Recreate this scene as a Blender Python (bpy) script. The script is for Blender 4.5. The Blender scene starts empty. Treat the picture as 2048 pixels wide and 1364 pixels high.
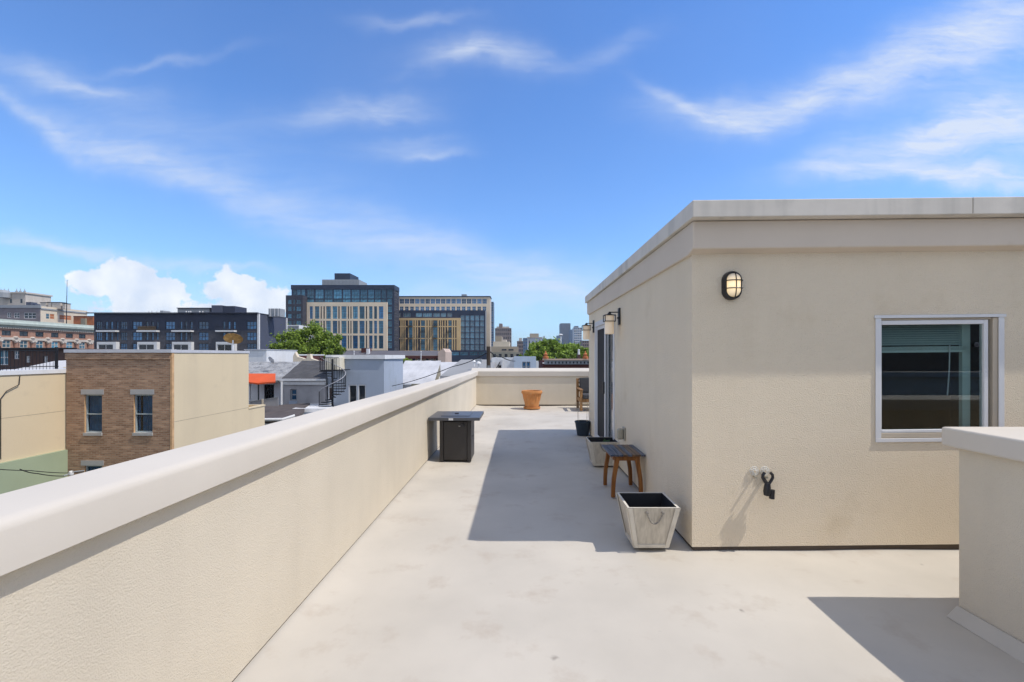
import bpy, bmesh, math, random
from mathutils import Vector, Matrix
random.seed(7)
R = math.radians
sc = bpy.context.scene
COL = sc.collection
# ------------------------------------------------------------------ camera
H = 1.55; F = 920.0; VX, VY = 1039.0, 711.0      # eye height, focal length and vanishing point of the 2048 px photograph
cam = bpy.data.cameras.new('camera'); camo = bpy.data.objects.new('camera', cam); COL.objects.link(camo)
camo.location = (0, 0, H); camo.rotation_euler = (R(90), 0, 0)
cam.sensor_width = 36; cam.lens = 36*F/2048
cam.shift_x = -(VX-1024)/2048; cam.shift_y = (VY-682)/2048
cam.clip_start = 0.05; cam.clip_end = 6000
sc.camera = camo
# ------------------------------------------------------------------ light
SUN = Vector((-0.643, 0.146, -1.0)).normalized()  # way the light travels
el = math.asin(-SUN.z); rot = math.atan2(-SUN.x, -SUN.y)
sl = bpy.data.lights.new('sun', 'SUN'); sl.energy = 2.5; sl.angle = R(0.5); sl.color = (1.0, 0.94, 0.86)
so = bpy.data.objects.new('sun', sl); COL.objects.link(so)
so.rotation_euler = SUN.to_track_quat('-Z', 'Y').to_euler(); so.location = (30, -8, 40)
sc.view_settings.view_transform = 'Standard'; sc.view_settings.look = 'None'
sc.view_settings.exposure = 0.55; sc.view_settings.gamma = 1.0
w = bpy.data.worlds.new('World'); sc.world = w; w.use_nodes = True
def build_world():
    nt = w.node_tree; N = nt.nodes; L = nt.links; N.clear()
    out = N.new('ShaderNodeOutputWorld'); bg = N.new('ShaderNodeBackground'); L.new(bg.outputs[0], out.inputs[0])
    bg.inputs[1].default_value = 0.15
    sky = N.new('ShaderNodeTexSky'); sky.sky_type = 'NISHITA'; sky.sun_disc = False
    sky.sun_elevation = el; sky.sun_rotation = rot; sky.air_density = 1.0; sky.dust_density = 0.15; sky.ozone_density = 1.0; sky.altitude = 0
    def math_(op, a, b=None, c=None, clamp=False):
        n = N.new('ShaderNodeMath'); n.operation = op; n.use_clamp = clamp
        for i, v in enumerate((a, b, c)):
            if v is None: continue
            if isinstance(v, (int, float)): n.inputs[i].default_value = v
            else: L.new(v, n.inputs[i])
        return n.outputs[0]
    tc = N.new('ShaderNodeTexCoord'); sep = N.new('ShaderNodeSeparateXYZ'); L.new(tc.outputs['Generated'], sep.inputs[0])
    ay = math_('MAXIMUM', math_('ABSOLUTE', sep.outputs[1]), 0.15)
    u = math_('DIVIDE', sep.outputs[0], ay); v = math_('DIVIDE', sep.outputs[2], ay)
    uv = N.new('ShaderNodeCombineXYZ'); L.new(u, uv.inputs[0]); L.new(v, uv.inputs[1])
    fwd = math_('GREATER_THAN', sep.outputs[1], 0.0)
    def noise(scale, detail, vec, rough=0.55, sx=1, sy=1, rz=0, dist=0.0):
        m = N.new('ShaderNodeMapping'); m.inputs['Scale'].default_value = (sx, sy, 1); m.inputs['Rotation'].default_value = (0, 0, rz)
        L.new(vec, m.inputs[0])
        n = N.new('ShaderNodeTexNoise'); n.inputs['Scale'].default_value = scale; n.inputs['Detail'].default_value = detail
        n.inputs['Roughness'].default_value = rough; n.inputs['Distortion'].default_value = dist
        L.new(m.outputs[0], n.inputs['Vector']); return n
    # soft warp so that no streak is an ellipse
    wn = noise(3.4, 5, uv.outputs[0]); 
    s1 = N.new('ShaderNodeVectorMath'); s1.operation = 'SUBTRACT'; L.new(wn.outputs['Color'], s1.inputs[0]); s1.inputs[1].default_value = (.5, .5, .5)
    s2 = N.new('ShaderNodeVectorMath'); s2.operation = 'SCALE'; L.new(s1.outputs[0], s2.inputs[0]); s2.inputs['Scale'].default_value = 0.17
    s3 = N.new('ShaderNodeVectorMath'); s3.operation = 'ADD'; L.new(uv.outputs[0], s3.inputs[0]); L.new(s2.outputs[0], s3.inputs[1])
    def blob(px, py, lx, ly, ang, amp, vec):
        m = N.new('ShaderNodeMapping'); m.vector_type = 'TEXTURE'
        m.inputs['Location'].default_value = ((px-VX)/F, (VY-py)/F, 0)
        m.inputs['Rotation'].default_value = (0, 0, R(ang)); m.inputs['Scale'].default_value = (lx/F, ly/F, 1)
        L.new(vec, m.inputs[0])
        d = N.new('ShaderNodeVectorMath'); d.operation = 'DOT_PRODUCT'; L.new(m.outputs[0], d.inputs[0]); L.new(m.outputs[0], d.inputs[1])
        return math_('MULTIPLY', math_('EXPONENT', math_('MULTIPLY', d.outputs['Value'], -1.0)), amp)
    cir = [(985,118,120,28,-3,.62),(900,122,80,16,14,.4),(700,228,120,30,6,.55),(770,212,80,22,-12,.3),(805,303,90,24,8,.4),(860,312,60,9,6,.4),
           (70,235,150,16,-30,.55),(250,310,190,26,-27,.5),(470,395,210,34,-22,.42),(700,450,210,45,-18,.34),(930,520,230,36,-12,.5),(1100,560,160,40,-3,.45),
           (330,255,260,70,-18,.25),(160,165,110,16,-6,.5),(40,130,90,22,-10,.35),
           (1330,190,60,14,-30,.45),(1440,222,130,30,-3,.85),(1620,190,190,40,14,.75),(1830,130,200,60,22,.65),(1990,70,150,75,30,.75),
           (1760,300,180,26,14,.55),(1930,255,200,50,20,.95),(2030,280,150,60,12,.7),(1830,350,190,20,-4,.7),(2000,372,150,22,-5,.8),
           (90,478,150,15,-10,.55),(240,500,170,12,-8,.45),(460,532,120,9,-7,.4),(330,110,120,10,8,.3),(840,42,90,14,-4,.4),(1230,90,90,25,20,.25),
           (960,600,420,40,0,.35),(250,600,420,50,0,.30)]
    acc = None
    for c in cir:
        b = blob(*c, s3.outputs[0]); acc = b if acc is None else math_('ADD', acc, b)
    fib = noise(5.0, 7, uv.outputs[0], .6, 1.0, 5.5, R(12), 0.6)
    fib2 = noise(11.0, 9, s3.outputs[0], .62, 1.0, 6.0, R(14), 0.3)
    f = math_('ADD', math_('MULTIPLY', fib.outputs['Fac'], 1.25), math_('MULTIPLY', fib2.outputs['Fac'], 0.7))
    cirrus = math_('MULTIPLY', acc, math_('MAXIMUM', math_('SUBTRACT', f, 0.36), 0.0))
    # generic veil, thickened as added fill in the unseen sky behind the viewer
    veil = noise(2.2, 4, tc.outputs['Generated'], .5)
    back = math_('MULTIPLY', math_('ADD', math_('MULTIPLY', sep.outputs[1], -1.6), 0.75), 1.0, clamp=True)   # added white veil overhead and behind the viewer, for neutral fill light
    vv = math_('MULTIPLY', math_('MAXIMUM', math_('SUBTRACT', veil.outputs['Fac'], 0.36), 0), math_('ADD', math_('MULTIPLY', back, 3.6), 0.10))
    cir_f = math_('MULTIPLY', cirrus, math_('MULTIPLY', fwd, 1.3))
    # cumulus heaps over the roofs
    cum = [(235,560,62,32,0,1.25),(190,568,55,20,0,.9),(250,535,35,22,0,.9),(300,585,75,35,0,1.2),(338,592,30,32,0,.9),(470,570,42,28,0,1.2),(455,552,26,18,0,.7),(500,590,60,30,0,1.2),(428,585,20,12,0,.7),(545,605,50,18,0,1.0),(300,622,130,14,0,.9),(500,622,90,14,0,.9),(160,550,30,9,0,.6)]
    acc2 = None
    for c in cum:
        b = blob(*c, uv.outputs[0]); acc2 = b if acc2 is None else math_('ADD', acc2, b)
    puf = noise(24.0, 8, uv.outputs[0], .6, 1, 1.3)
    cd = math_('ADD', acc2, math_('MULTIPLY', math_('SUBTRACT', puf.outputs['Fac'], 0.5), 3.0))
    gate = math_('MULTIPLY', math_('SUBTRACT', acc2, 0.12), 5.0, clamp=True)
    cumf = math_('MULTIPLY', math_('MULTIPLY', math_('MULTIPLY', math_('SUBTRACT', cd, 0.50), 3.6, clamp=True), gate), math_('MULTIPLY', fwd, 0.92))
    # sky base: a little more colour in the blue
    hs = N.new('ShaderNodeHueSaturation'); hs.inputs['Saturation'].default_value = 1.05; hs.inputs['Value'].default_value = 1.0; hs.inputs['Hue'].default_value = 0.505
    L.new(sky.outputs[0], hs.inputs['Color'])
    tint = N.new('ShaderNodeMixRGB'); tint.blend_type = 'MULTIPLY'; tint.inputs[0].default_value = 1; L.new(hs.outputs[0], tint.inputs[1]); tint.inputs[2].default_value = (.46, .725, 1.0, 1)
    hz = N.new('ShaderNodeMixRGB'); L.new(math_('MULTIPLY', math_('EXPONENT', math_('MULTIPLY', math_('MAXIMUM', sep.outputs[2], 0.0), -7.0)), 0.85), hz.inputs[0]); L.new(tint.outputs[0], hz.inputs[1]); hz.inputs[2].default_value = (2.15, 2.85, 3.95, 1)
    mx = N.new('ShaderNodeMixRGB'); L.new(math_('MINIMUM', math_('MULTIPLY', cir_f, 0.75), 0.85), mx.inputs[0]); L.new(hz.outputs[0], mx.inputs[1]); mx.inputs[2].default_value = (3.5, 3.8, 4.3, 1)
    shade = noise(14.0, 4, uv.outputs[0], .5)
    cc = N.new('ShaderNodeMixRGB'); L.new(math_('MULTIPLY', math_('SUBTRACT', shade.outputs['Fac'], .35), 2.5, clamp=True), cc.inputs[0]); cc.inputs[1].default_value = (3.35, 3.75, 4.45, 1); cc.inputs[2].default_value = (4.7, 4.8, 4.9, 1)
    mx2 = N.new('ShaderNodeMixRGB'); L.new(cumf, mx2.inputs[0]); L.new(mx.outputs[0], mx2.inputs[1]); L.new(cc.outputs[0], mx2.inputs[2])
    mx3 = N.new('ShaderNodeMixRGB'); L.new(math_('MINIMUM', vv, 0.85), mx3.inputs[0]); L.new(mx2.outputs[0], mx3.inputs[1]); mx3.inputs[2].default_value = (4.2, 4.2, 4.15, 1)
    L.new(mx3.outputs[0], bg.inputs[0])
build_world()
# ------------------------------------------------------------------ materials
def mat(name, col, rough=.8, var=.12, vscale=1.5, bump=None, spec=.3, metal=0.0, stain=None, streak=None, emit=None):
    m = bpy.data.materials.new(name); m.use_nodes = True; nt = m.node_tree; N = nt.nodes; L = nt.links
    p = N['Principled BSDF']; p.inputs['Roughness'].default_value = rough; p.inputs['Metallic'].default_value = metal
    p.inputs['Specular IOR Level'].default_value = spec
    tc = N.new('ShaderNodeTexCoord')
    def tex(scale, detail=4, sx=1, sy=1, sz=1, rough=.55):
        mp = N.new('ShaderNodeMapping'); mp.inputs['Scale'].default_value = (sx, sy, sz); L.new(tc.outputs['Object'], mp.inputs[0])
        n = N.new('ShaderNodeTexNoise'); n.inputs['Scale'].default_value = scale; n.inputs['Detail'].default_value = detail; n.inputs['Roughness'].default_value = rough
        L.new(mp.outputs[0], n.inputs['Vector']); return n
    def ramp(src, p0, p1):
        r = N.new('ShaderNodeMapRange'); r.inputs[1].default_value = p0; r.inputs[2].default_value = p1; L.new(src, r.inputs[0]); return r.outputs[0]
    def mix(fac, a, b):
        x = N.new('ShaderNodeMixRGB')
        L.new(fac, x.inputs[0]) if not isinstance(fac, float) else setattr(x.inputs[0], 'default_value', fac)
        for i, v in ((1, a), (2, b)):
            if isinstance(v, tuple): x.inputs[i].default_value = (*v, 1)
            else: L.new(v, x.inputs[i])
        return x.outputs[0]
    lo = tuple(c*(1-var) for c in col); hi = tuple(min(1, c*(1+var)) for c in col)
    n = tex(vscale, 6); c = mix(ramp(n.outputs['Fac'], .32, .68), lo, hi)
    if stain:                                   # (colour, scale, threshold, strength)
        sct, ss, th, st = stain
        n2 = tex(ss, 7, rough=.65); f = ramp(n2.outputs['Fac'], th, th+.14)
        mm = N.new('ShaderNodeMath'); mm.operation = 'MULTIPLY'; L.new(f, mm.inputs[0]); mm.inputs[1].default_value = st
        c = mix(mm.outputs[0], c, sct)
    if streak:                                  # rain streaks running down: (colour, scale, strength)
        sct, ss, st = streak
        n3 = tex(ss, 5, 1, 1, .06); f = ramp(n3.outputs['Fac'], .5, .72)
        mm = N.new('ShaderNodeMath'); mm.operation = 'MULTIPLY'; L.new(f, mm.inputs[0]); mm.inputs[1].default_value = st
        c = mix(mm.outputs[0], c, sct)
    L.new(c, p.inputs['Base Color'])
    if bump:
        bs, strength, dist = bump
        nb = tex(bs, 5, rough=.6); b = N.new('ShaderNodeBump'); b.inputs['Strength'].default_value = strength; b.inputs['Distance'].default_value = dist
        L.new(nb.outputs['Fac'], b.inputs['Height']); L.new(b.outputs[0], p.inputs['Normal'])
    if emit: p.inputs['Emission Color'].default_value = (*emit[0], 1); p.inputs['Emission Strength'].default_value = emit[1]
    return m
def brick_mat(name, c1, c2, mortar, bw=.21, bh=.072, ms=.012, bias=0.0):
    m = bpy.data.materials.new(name); m.use_nodes = True; nt = m.node_tree; N = nt.nodes; L = nt.links
    p = N['Principled BSDF']; p.inputs['Roughness'].default_value = .85; p.inputs['Specular IOR Level'].default_value = .2
    tc = N.new('ShaderNodeTexCoord'); s = N.new('ShaderNodeSeparateXYZ'); L.new(tc.outputs['Object'], s.inputs[0])
    a = N.new('ShaderNodeMath'); a.operation = 'ADD'; L.new(s.outputs[0], a.inputs[0]); L.new(s.outputs[1], a.inputs[1])
    cb = N.new('ShaderNodeCombineXYZ'); L.new(a.outputs[0], cb.inputs[0]); L.new(s.outputs[2], cb.inputs[1])
    b = N.new('ShaderNodeTexBrick'); L.new(cb.outputs[0], b.inputs['Vector']); b.inputs['Scale'].default_value = 1
    b.inputs['Brick Width'].default_value = bw; b.inputs['Row Height'].default_value = bh; b.inputs['Mortar Size'].default_value = ms; b.inputs['Bias'].default_value = bias
    b.inputs['Color1'].default_value = (*c1, 1); b.inputs['Color2'].default_value = (*c2, 1); b.inputs['Mortar'].default_value = (*mortar, 1)
    mp = N.new('ShaderNodeMapping'); mp.inputs['Scale'].default_value = (1, 5, 1); L.new(cb.outputs[0], mp.inputs[0])
    n = N.new('ShaderNodeTexNoise'); n.inputs['Scale'].default_value = 1.6; n.inputs['Detail'].default_value = 7; L.new(mp.outputs[0], n.inputs['Vector'])
    r = N.new('ShaderNodeMapRange'); r.inputs[1].default_value = .3; r.inputs[2].default_value = .7; r.inputs[3].default_value = .78; r.inputs[4].default_value = 1.25; L.new(n.outputs['Fac'], r.inputs[0])
    x = N.new('ShaderNodeMixRGB'); x.blend_type = 'MULTIPLY'; x.inputs[0].default_value = 1; L.new(b.outputs['Color'], x.inputs[1]); L.new(r.outputs[0], x.inputs[2])
    L.new(x.outputs[0], p.inputs['Base Color'])
    bp = N.new('ShaderNodeBump'); bp.inputs['Strength'].default_value = .5; bp.inputs['Distance'].default_value = .006; bp.invert = True
    L.new(b.outputs['Fac'], bp.inputs['Height']); L.new(bp.outputs[0], p.inputs['Normal'])
    return m
def glass_far(name, col, rough=.06, spec=.8):
    m = mat(name, col, rough, .35, .9, spec=spec); nt = m.node_tree; N = nt.nodes; L = nt.links; p = N['Principled BSDF']    # every window has its own blinds and rooms behind
    src = p.inputs['Base Color'].links[0].from_socket; oi = N.new('ShaderNodeObjectInfo'); r = N.new('ShaderNodeMapRange'); r.inputs[3].default_value = .35; r.inputs[4].default_value = 1.7; L.new(oi.outputs['Random'], r.inputs[0])
    x = N.new('ShaderNodeVectorMath'); x.operation = 'SCALE'; L.new(src, x.inputs[0]); L.new(r.outputs[0], x.inputs['Scale']); L.new(x.outputs[0], p.inputs['Base Color']); return m
def glass_clear(name, tint=(.75, .82, .82), ior=1.62):
    m = bpy.data.materials.new(name); m.use_nodes = True; nt = m.node_tree; N = nt.nodes; L = nt.links
    N.remove(N['Principled BSDF']); out = N['Material Output']
    t = N.new('ShaderNodeBsdfTransparent'); t.inputs[0].default_value = (*tint, 1)
    g = N.new('ShaderNodeBsdfGlossy'); g.inputs['Roughness'].default_value = .0; g.inputs[0].default_value = (1, 1, 1, 1)
    fr = N.new('ShaderNodeFresnel'); ge = N.new('ShaderNodeNewGeometry'); mr = N.new('ShaderNodeMapRange'); mr.inputs[3].default_value = ior; mr.inputs[4].default_value = 1/ior
    L.new(ge.outputs['Backfacing'], mr.inputs[0]); L.new(mr.outputs[0], fr.inputs[0])
    mx = N.new('ShaderNodeMixShader'); L.new(fr.outputs[0], mx.inputs[0]); L.new(t.outputs[0], mx.inputs[1]); L.new(g.outputs[0], mx.inputs[2]); L.new(mx.outputs[0], out.inputs[0])
    return m
def wood_mat(name, c1, c2, axis='Z', scale=6, rough=.55):
    m = bpy.data.materials.new(name); m.use_nodes = True; nt = m.node_tree; N = nt.nodes; L = nt.links
    p = N['Principled BSDF']; p.inputs['Roughness'].default_value = rough; p.inputs['Specular IOR Level'].default_value = .3
    tc = N.new('ShaderNodeTexCoord'); mp = N.new('ShaderNodeMapping'); sx = {'X': (.08, 1, 1), 'Y': (1, .08, 1), 'Z': (1, 1, .08)}[axis]; mp.inputs['Scale'].default_value = sx
    L.new(tc.outputs['Object'], mp.inputs[0]); n = N.new('ShaderNodeTexNoise'); n.inputs['Scale'].default_value = scale*8; n.inputs['Detail'].default_value = 6; L.new(mp.outputs[0], n.inputs['Vector'])
    r = N.new('ShaderNodeValToRGB'); r.color_ramp.elements[0].position = .35; r.color_ramp.elements[0].color = (*c1, 1); r.color_ramp.elements[1].position = .68; r.color_ramp.elements[1].color = (*c2, 1)
    L.new(n.outputs['Fac'], r.inputs[0]); L.new(r.outputs[0], p.inputs['Base Color'])
    b = N.new('ShaderNodeBump'); b.inputs['Strength'].default_value = .3; b.inputs['Distance'].default_value = .002; L.new(n.outputs['Fac'], b.inputs['Height']); L.new(b.outputs[0], p.inputs['Normal'])
    return m
M = {}
M['stucco'] = mat('stucco', (.65, .58, .465), .92, .05, 1.2, bump=(170, .85, .006), spec=.15, stain=((.52, .45, .36), 2.3, .62, .25), streak=((.52, .46, .37), 6, .14))
M['stucco_house'] = mat('stucco_penthouse', (.80, .69, .53), .92, .035, 1.0, bump=(105, 1.0, .012), spec=.15, stain=((.62, .50, .33), 1.4, .58, .35), streak=((.62, .52, .38), 5, .10))
M['coping'] = mat('coping', (.58, .53, .46), .8, .04, 1.2, bump=(60, .10, .004), spec=.25, stain=((.46, .42, .37), 2.4, .66, .3), streak=((.48, .45, .40), 7, .10))
M['cap_metal'] = mat('roof_cap', (.64, .60, .54), .7, .07, 2.5, bump=(8, .15, .01), spec=.3, streak=((.36, .35, .32), 5, .45), stain=((.42, .40, .37), 2.0, .6, .4))
M['deck'] = mat('deck_membrane', (.515, .475, .41), .75, .10, .8, bump=(35, .15, .004), spec=.25, stain=((.40, .335, .27), 2.6, .55, .5))
M['gap'] = mat('dark_gap', (.12, .095, .075), .9)
M['white_frame'] = mat('white_vinyl', (.66, .66, .67), .4, .04, 3, spec=.4)
M['beige_track'] = mat('beige_track', (.50, .43, .34), .6, .05, 3)
M['black_metal'] = mat('black_metal', (.012, .012, .016), .4, .2, 8, spec=.5)
M['glass'] = glass_clear('window_glass')
M['glass_door'] = glass_clear('door_glass', (.55, .62, .66))
M['room'] = mat('room_dark', (.075, .058, .043), .9)
M['blind'] = mat('blind_slat', (.62, .70, .66), .5, .05, 5)
M['screen'] = mat('insect_screen', (.012, .012, .014), .7)
M['opal'] = mat('opal_glass', (.75, .66, .54), .35, .04, 4, spec=.5, emit=((1, .72, .42), .12))
M['plastic_tan'] = mat('tan_plastic', (.36, .33, .26), .45, .06, 6)
# deck extras: scuff marks made by feet and pots
def deck_extra():
    m = M['deck']; nt = m.node_tree; N = nt.nodes; L = nt.links; p = N['Principled BSDF']
    src = p.inputs['Base Color'].links[0].from_socket
    tc = N.new('ShaderNodeTexCoord'); v = N.new('ShaderNodeTexVoronoi'); v.inputs['Scale'].default_value = 3.1; v.inputs['Randomness'].default_value = 1
    wn = N.new('ShaderNodeTexNoise'); wn.inputs['Scale'].default_value = 9; L.new(tc.outputs['Object'], wn.inputs['Vector'])
    ad = N.new('ShaderNodeMixRGB'); ad.blend_type = 'ADD'; ad.inputs[0].default_value = .12; L.new(tc.outputs['Object'], ad.inputs[1]); L.new(wn.outputs['Color'], ad.inputs[2])
    L.new(ad.outputs[0], v.inputs['Vector'])
    r = N.new('ShaderNodeMapRange'); r.inputs[1].default_value = .075; r.inputs[2].default_value = .02; r.inputs[3].default_value = 0; r.inputs[4].default_value = .8; L.new(v.outputs['Distance'], r.inputs[0])
    n2 = N.new('ShaderNodeTexNoise'); n2.inputs['Scale'].default_value = 1.3; L.new(tc.outputs['Object'], n2.inputs['Vector'])
    r2 = N.new('ShaderNodeMapRange'); r2.inputs[1].default_value = .44; r2.inputs[2].default_value = .56; L.new(n2.outputs['Fac'], r2.inputs[0])
    mm = N.new('ShaderNodeMath'); mm.operation = 'MULTIPLY'; L.new(r.outputs[0], mm.inputs[0]); L.new(r2.outputs[0], mm.inputs[1])
    x = N.new('ShaderNodeMixRGB'); L.new(mm.outputs[0], x.inputs[0]); L.new(src, x.inputs[1]); x.inputs[2].default_value = (.25, .22, .19, 1); L.new(x.outputs[0], p.inputs['Base Color'])
deck_extra()
# ------------------------------------------------------------------ mesh helpers
ORG = {}                                         # world position of every thing's origin
class MB:
    def __init__(s, T=None): s.v = []; s.f = []; s.m = []; s.T = T or Matrix.Identity(4)
    def add(s, vs, fs, mi=0):
        o = len(s.v); s.v += [s.T @ Vector(p) for p in vs]; s.f += [tuple(i+o for i in f) for f in fs]; s.m += [mi]*len(fs); return s
    def box(s, x0, x1, y0, y1, z0, z1, mi=0):
        return s.add([(x0,y0,z0),(x1,y0,z0),(x1,y1,z0),(x0,y1,z0),(x0,y0,z1),(x1,y0,z1),(x1,y1,z1),(x0,y1,z1)],
                     [(0,3,2,1),(4,5,6,7),(0,1,5,4),(1,2,6,5),(2,3,7,6),(3,0,4,7)], mi)
    def prism(s, pts, a0, a1, axis='y', mi=0):   # outline in the plane across axis, pushed along it
        n = len(pts)
        def P(p, a): return {'y': (p[0], a, p[1]), 'x': (a, p[0], p[1]), 'z': (p[0], p[1], a)}[axis]
        vs = [P(p, a0) for p in pts]+[P(p, a1) for p in pts]
        fs = [tuple(range(n)), tuple(range(2*n-1, n-1, -1))]+[(i, i+n, (i+1) % n+n, (i+1) % n) for i in range(n)]
        return s.add(vs, fs, mi)
    def tube(s, pts, r, seg=8, mi=0, closed=False):
        pts = [Vector(p) for p in pts]; n = len(pts); rs = r if isinstance(r, (list, tuple)) else [r]*n
        vs = []; fs = []; up = None
        for i, p in enumerate(pts):
            if closed: d = pts[(i+1) % n]-pts[i-1]
            else: d = pts[min(i+1, n-1)]-pts[max(i-1, 0)]
            d.normalize()
            if up is None: up = Vector((0, 0, 1)) if abs(d.z) < .9 else Vector((1, 0, 0))
            a = d.cross(up); 
            if a.length < 1e-4: a = d.cross(Vector((1, .3, 0)))
            a.normalize(); b = a.cross(d); b.normalize(); up = b
            for k in range(seg):
                t = 2*math.pi*k/seg; vs.append(p+a*math.cos(t)*rs[i]+b*math.sin(t)*rs[i])
        for i in range(n if closed else n-1):
            j = (i+1) % n
            for k in range(seg): fs.append((i*seg+k, i*seg+(k+1) % seg, j*seg+(k+1) % seg, j*seg+k))
        if not closed: fs += [tuple(range(seg-1, -1, -1)), tuple(range((n-1)*seg, n*seg))]
        return s.add(vs, fs, mi)
    def lathe(s, prof, c=(0, 0, 0), seg=32, mi=0, sx=1, sy=1):
        vs = []; fs = []; n = len(prof)
        for r, z in prof:
            for k in range(seg):
                t = 2*math.pi*k/seg; vs.append((c[0]+r*sx*math.cos(t), c[1]+r*sy*math.sin(t), c[2]+z))
        for i in range(n-1):
            for k in range(seg): fs.append((i*seg+k, i*seg+(k+1) % seg, (i+1)*seg+(k+1) % seg, (i+1)*seg+k))
        if prof[0][0] > 1e-5: fs.append(tuple(range(seg-1, -1, -1)))
        if prof[-1][0] > 1e-5: fs.append(tuple(range((n-1)*seg, n*seg)))
        return s.add(vs, fs, mi)
    def wall(s, u0, u1, v0, v1, holes=(), depth=.15, mi=0, mr=None):
        """wall in the local plane y = 0 facing -y, u along x, v along z, with openings whose reveals go in by depth"""
        mr = mi if mr is None else mr
        us = sorted({u0, u1, *[min(max(h[i], u0), u1) for h in holes for i in (0, 1)]}); vz = sorted({v0, v1, *[min(max(h[i], v0), v1) for h in holes for i in (2, 3)]})
        for a, b in zip(us, us[1:]):
            for c, d in zip(vz, vz[1:]):
                mu, mv = (a+b)/2, (c+d)/2
                if any(h[0] < mu < h[1] and h[2] < mv < h[3] for h in holes): continue
                s.add([(a,0,c),(b,0,c),(b,0,d),(a,0,d)], [(0,1,2,3)], mi)
        for a, b, c, d in holes:
            s.add([(a,0,c),(b,0,c),(b,0,d),(a,0,d),(a,depth,c),(b,depth,c),(b,depth,d),(a,depth,d)], [(0,4,5,1),(1,5,6,2),(2,6,7,3),(3,7,4,0)], mr)
        return s
    def build(s, name, mats, parent=None, smooth=False, bevel=0, seg=2, merge=False, origin=None):
        me = bpy.data.meshes.new(name); mats = mats if isinstance(mats, (list, tuple)) else [mats]
        o = bpy.data.objects.new(name, me); COL.objects.link(o)
        off = Vector((0, 0, 0))
        if origin is not None: off = Vector(origin)
        elif parent is not None: off = ORG[parent]
        me.from_pydata([tuple(p-off) for p in s.v], [], s.f)
        for m in mats: me.materials.append(m)
        for p, i in zip(me.polygons, s.m): p.material_index = i; p.use_smooth = smooth
        if merge or smooth:
            b = bmesh.new(); b.from_mesh(me); bmesh.ops.remove_doubles(b, verts=b.verts, dist=1e-4); bmesh.ops.recalc_face_normals(b, faces=b.faces); b.to_mesh(me); b.free()
        me.update()
        ORG[o] = off
        if parent is not None:
            o.parent = parent; o.location = off-ORG[parent]
        else: o.location = off
        if bevel:
            md = o.modifiers.new('bevel', 'BEVEL'); md.width = bevel; md.segments = seg; md.limit_method = 'ANGLE'; md.angle_limit = R(40)
        if smooth:
            try: me.set_sharp_from_angle(angle=R(38))
            except Exception: pass
        return o
def thing(name, label, cat, loc=(0, 0, 0), group=None):
    o = bpy.data.objects.new(name, None); COL.objects.link(o); o.location = loc; o.empty_display_size = .2
    ORG[o] = Vector(loc); o['label'] = label; o['category'] = cat
    if group: o['group'] = group
    return o
def tag(o, label, cat, group=None):
    o['label'] = label; o['category'] = cat
    if group: o['group'] = group
    return o
def struct(o): o['kind'] = 'structure'; return o
def place(me, name, parent, wloc, rz=0):         # a further object on a shared mesh
    o = bpy.data.objects.new(name, me); COL.objects.link(o); o.parent = parent
    o.location = Vector(wloc)-ORG[parent]; o.rotation_euler = (0, 0, rz); ORG[o] = Vector(wloc); return o
def P(px, py, D): return Vector(((px-VX)*D/F, D, H-(py-VY)*D/F))
def PX(px, D): return (px-VX)*D/F
def PZ(py, D): return H-(py-VY)*D/F
def frame_T(origin, rz): return Matrix.Translation(Vector(origin)) @ Matrix.Rotation(rz, 4, 'Z')
# ------------------------------------------------------------------ ground under the city
M['asphalt'] = mat('street_asphalt', (.075, .073, .07), .9, .25, .2)
g = MB(); GZ = -10.0
g.add([(-3000,-1500,GZ),(3000,-1500,GZ),(3000,4500,GZ),(-3000,4500,GZ)], [(0,1,2,3)]); struct(g.build('ground', M['asphalt']))
# ------------------------------------------------------------------ the roof deck
XW, XH, YH, YHF, YF = -1.335, 1.378, 3.675, 9.12, 14.26      # left wall face, penthouse side, penthouse front and back, far wall
XR = 5.6
def deck():
    b = MB(); nx, ny = 46, 120
    xs = [XW-.05+(XR-XW+.05)*i/nx for i in range(nx+1)]; ys = [-4.2+(YF+4.3)*j/ny for j in range(ny+1)]
    vs = []
    for y in ys:
        for x in xs:
            z = .006*math.sin(1.3*x+.7*y)+.005*math.sin(2.9*y-1.1*x)+.003*math.sin(5.3*x+3.1*y)-.012
            d = x-XW
            if d < .15: z = max(z, .032*(1-max(d, 0)/.15)**1.5-.008)
            vs.append((x, y, z))
    b.add(vs, [(j*(nx+1)+i, j*(nx+1)+i+1, (j+1)*(nx+1)+i+1, (j+1)*(nx+1)+i) for j in range(ny) for i in range(nx)])
    o = b.build('roof_deck', M['deck'], smooth=True); struct(o)
    c = MB()                                      # cant strip at the foot of the right parapet
    c.prism([(2.565,-.02),(2.644,-.02),(2.644,.045),(2.63,.047)], -4, 2.77, 'y'); c.build('cant_strip', M['deck'], o, bevel=.006)
deck()
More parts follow.
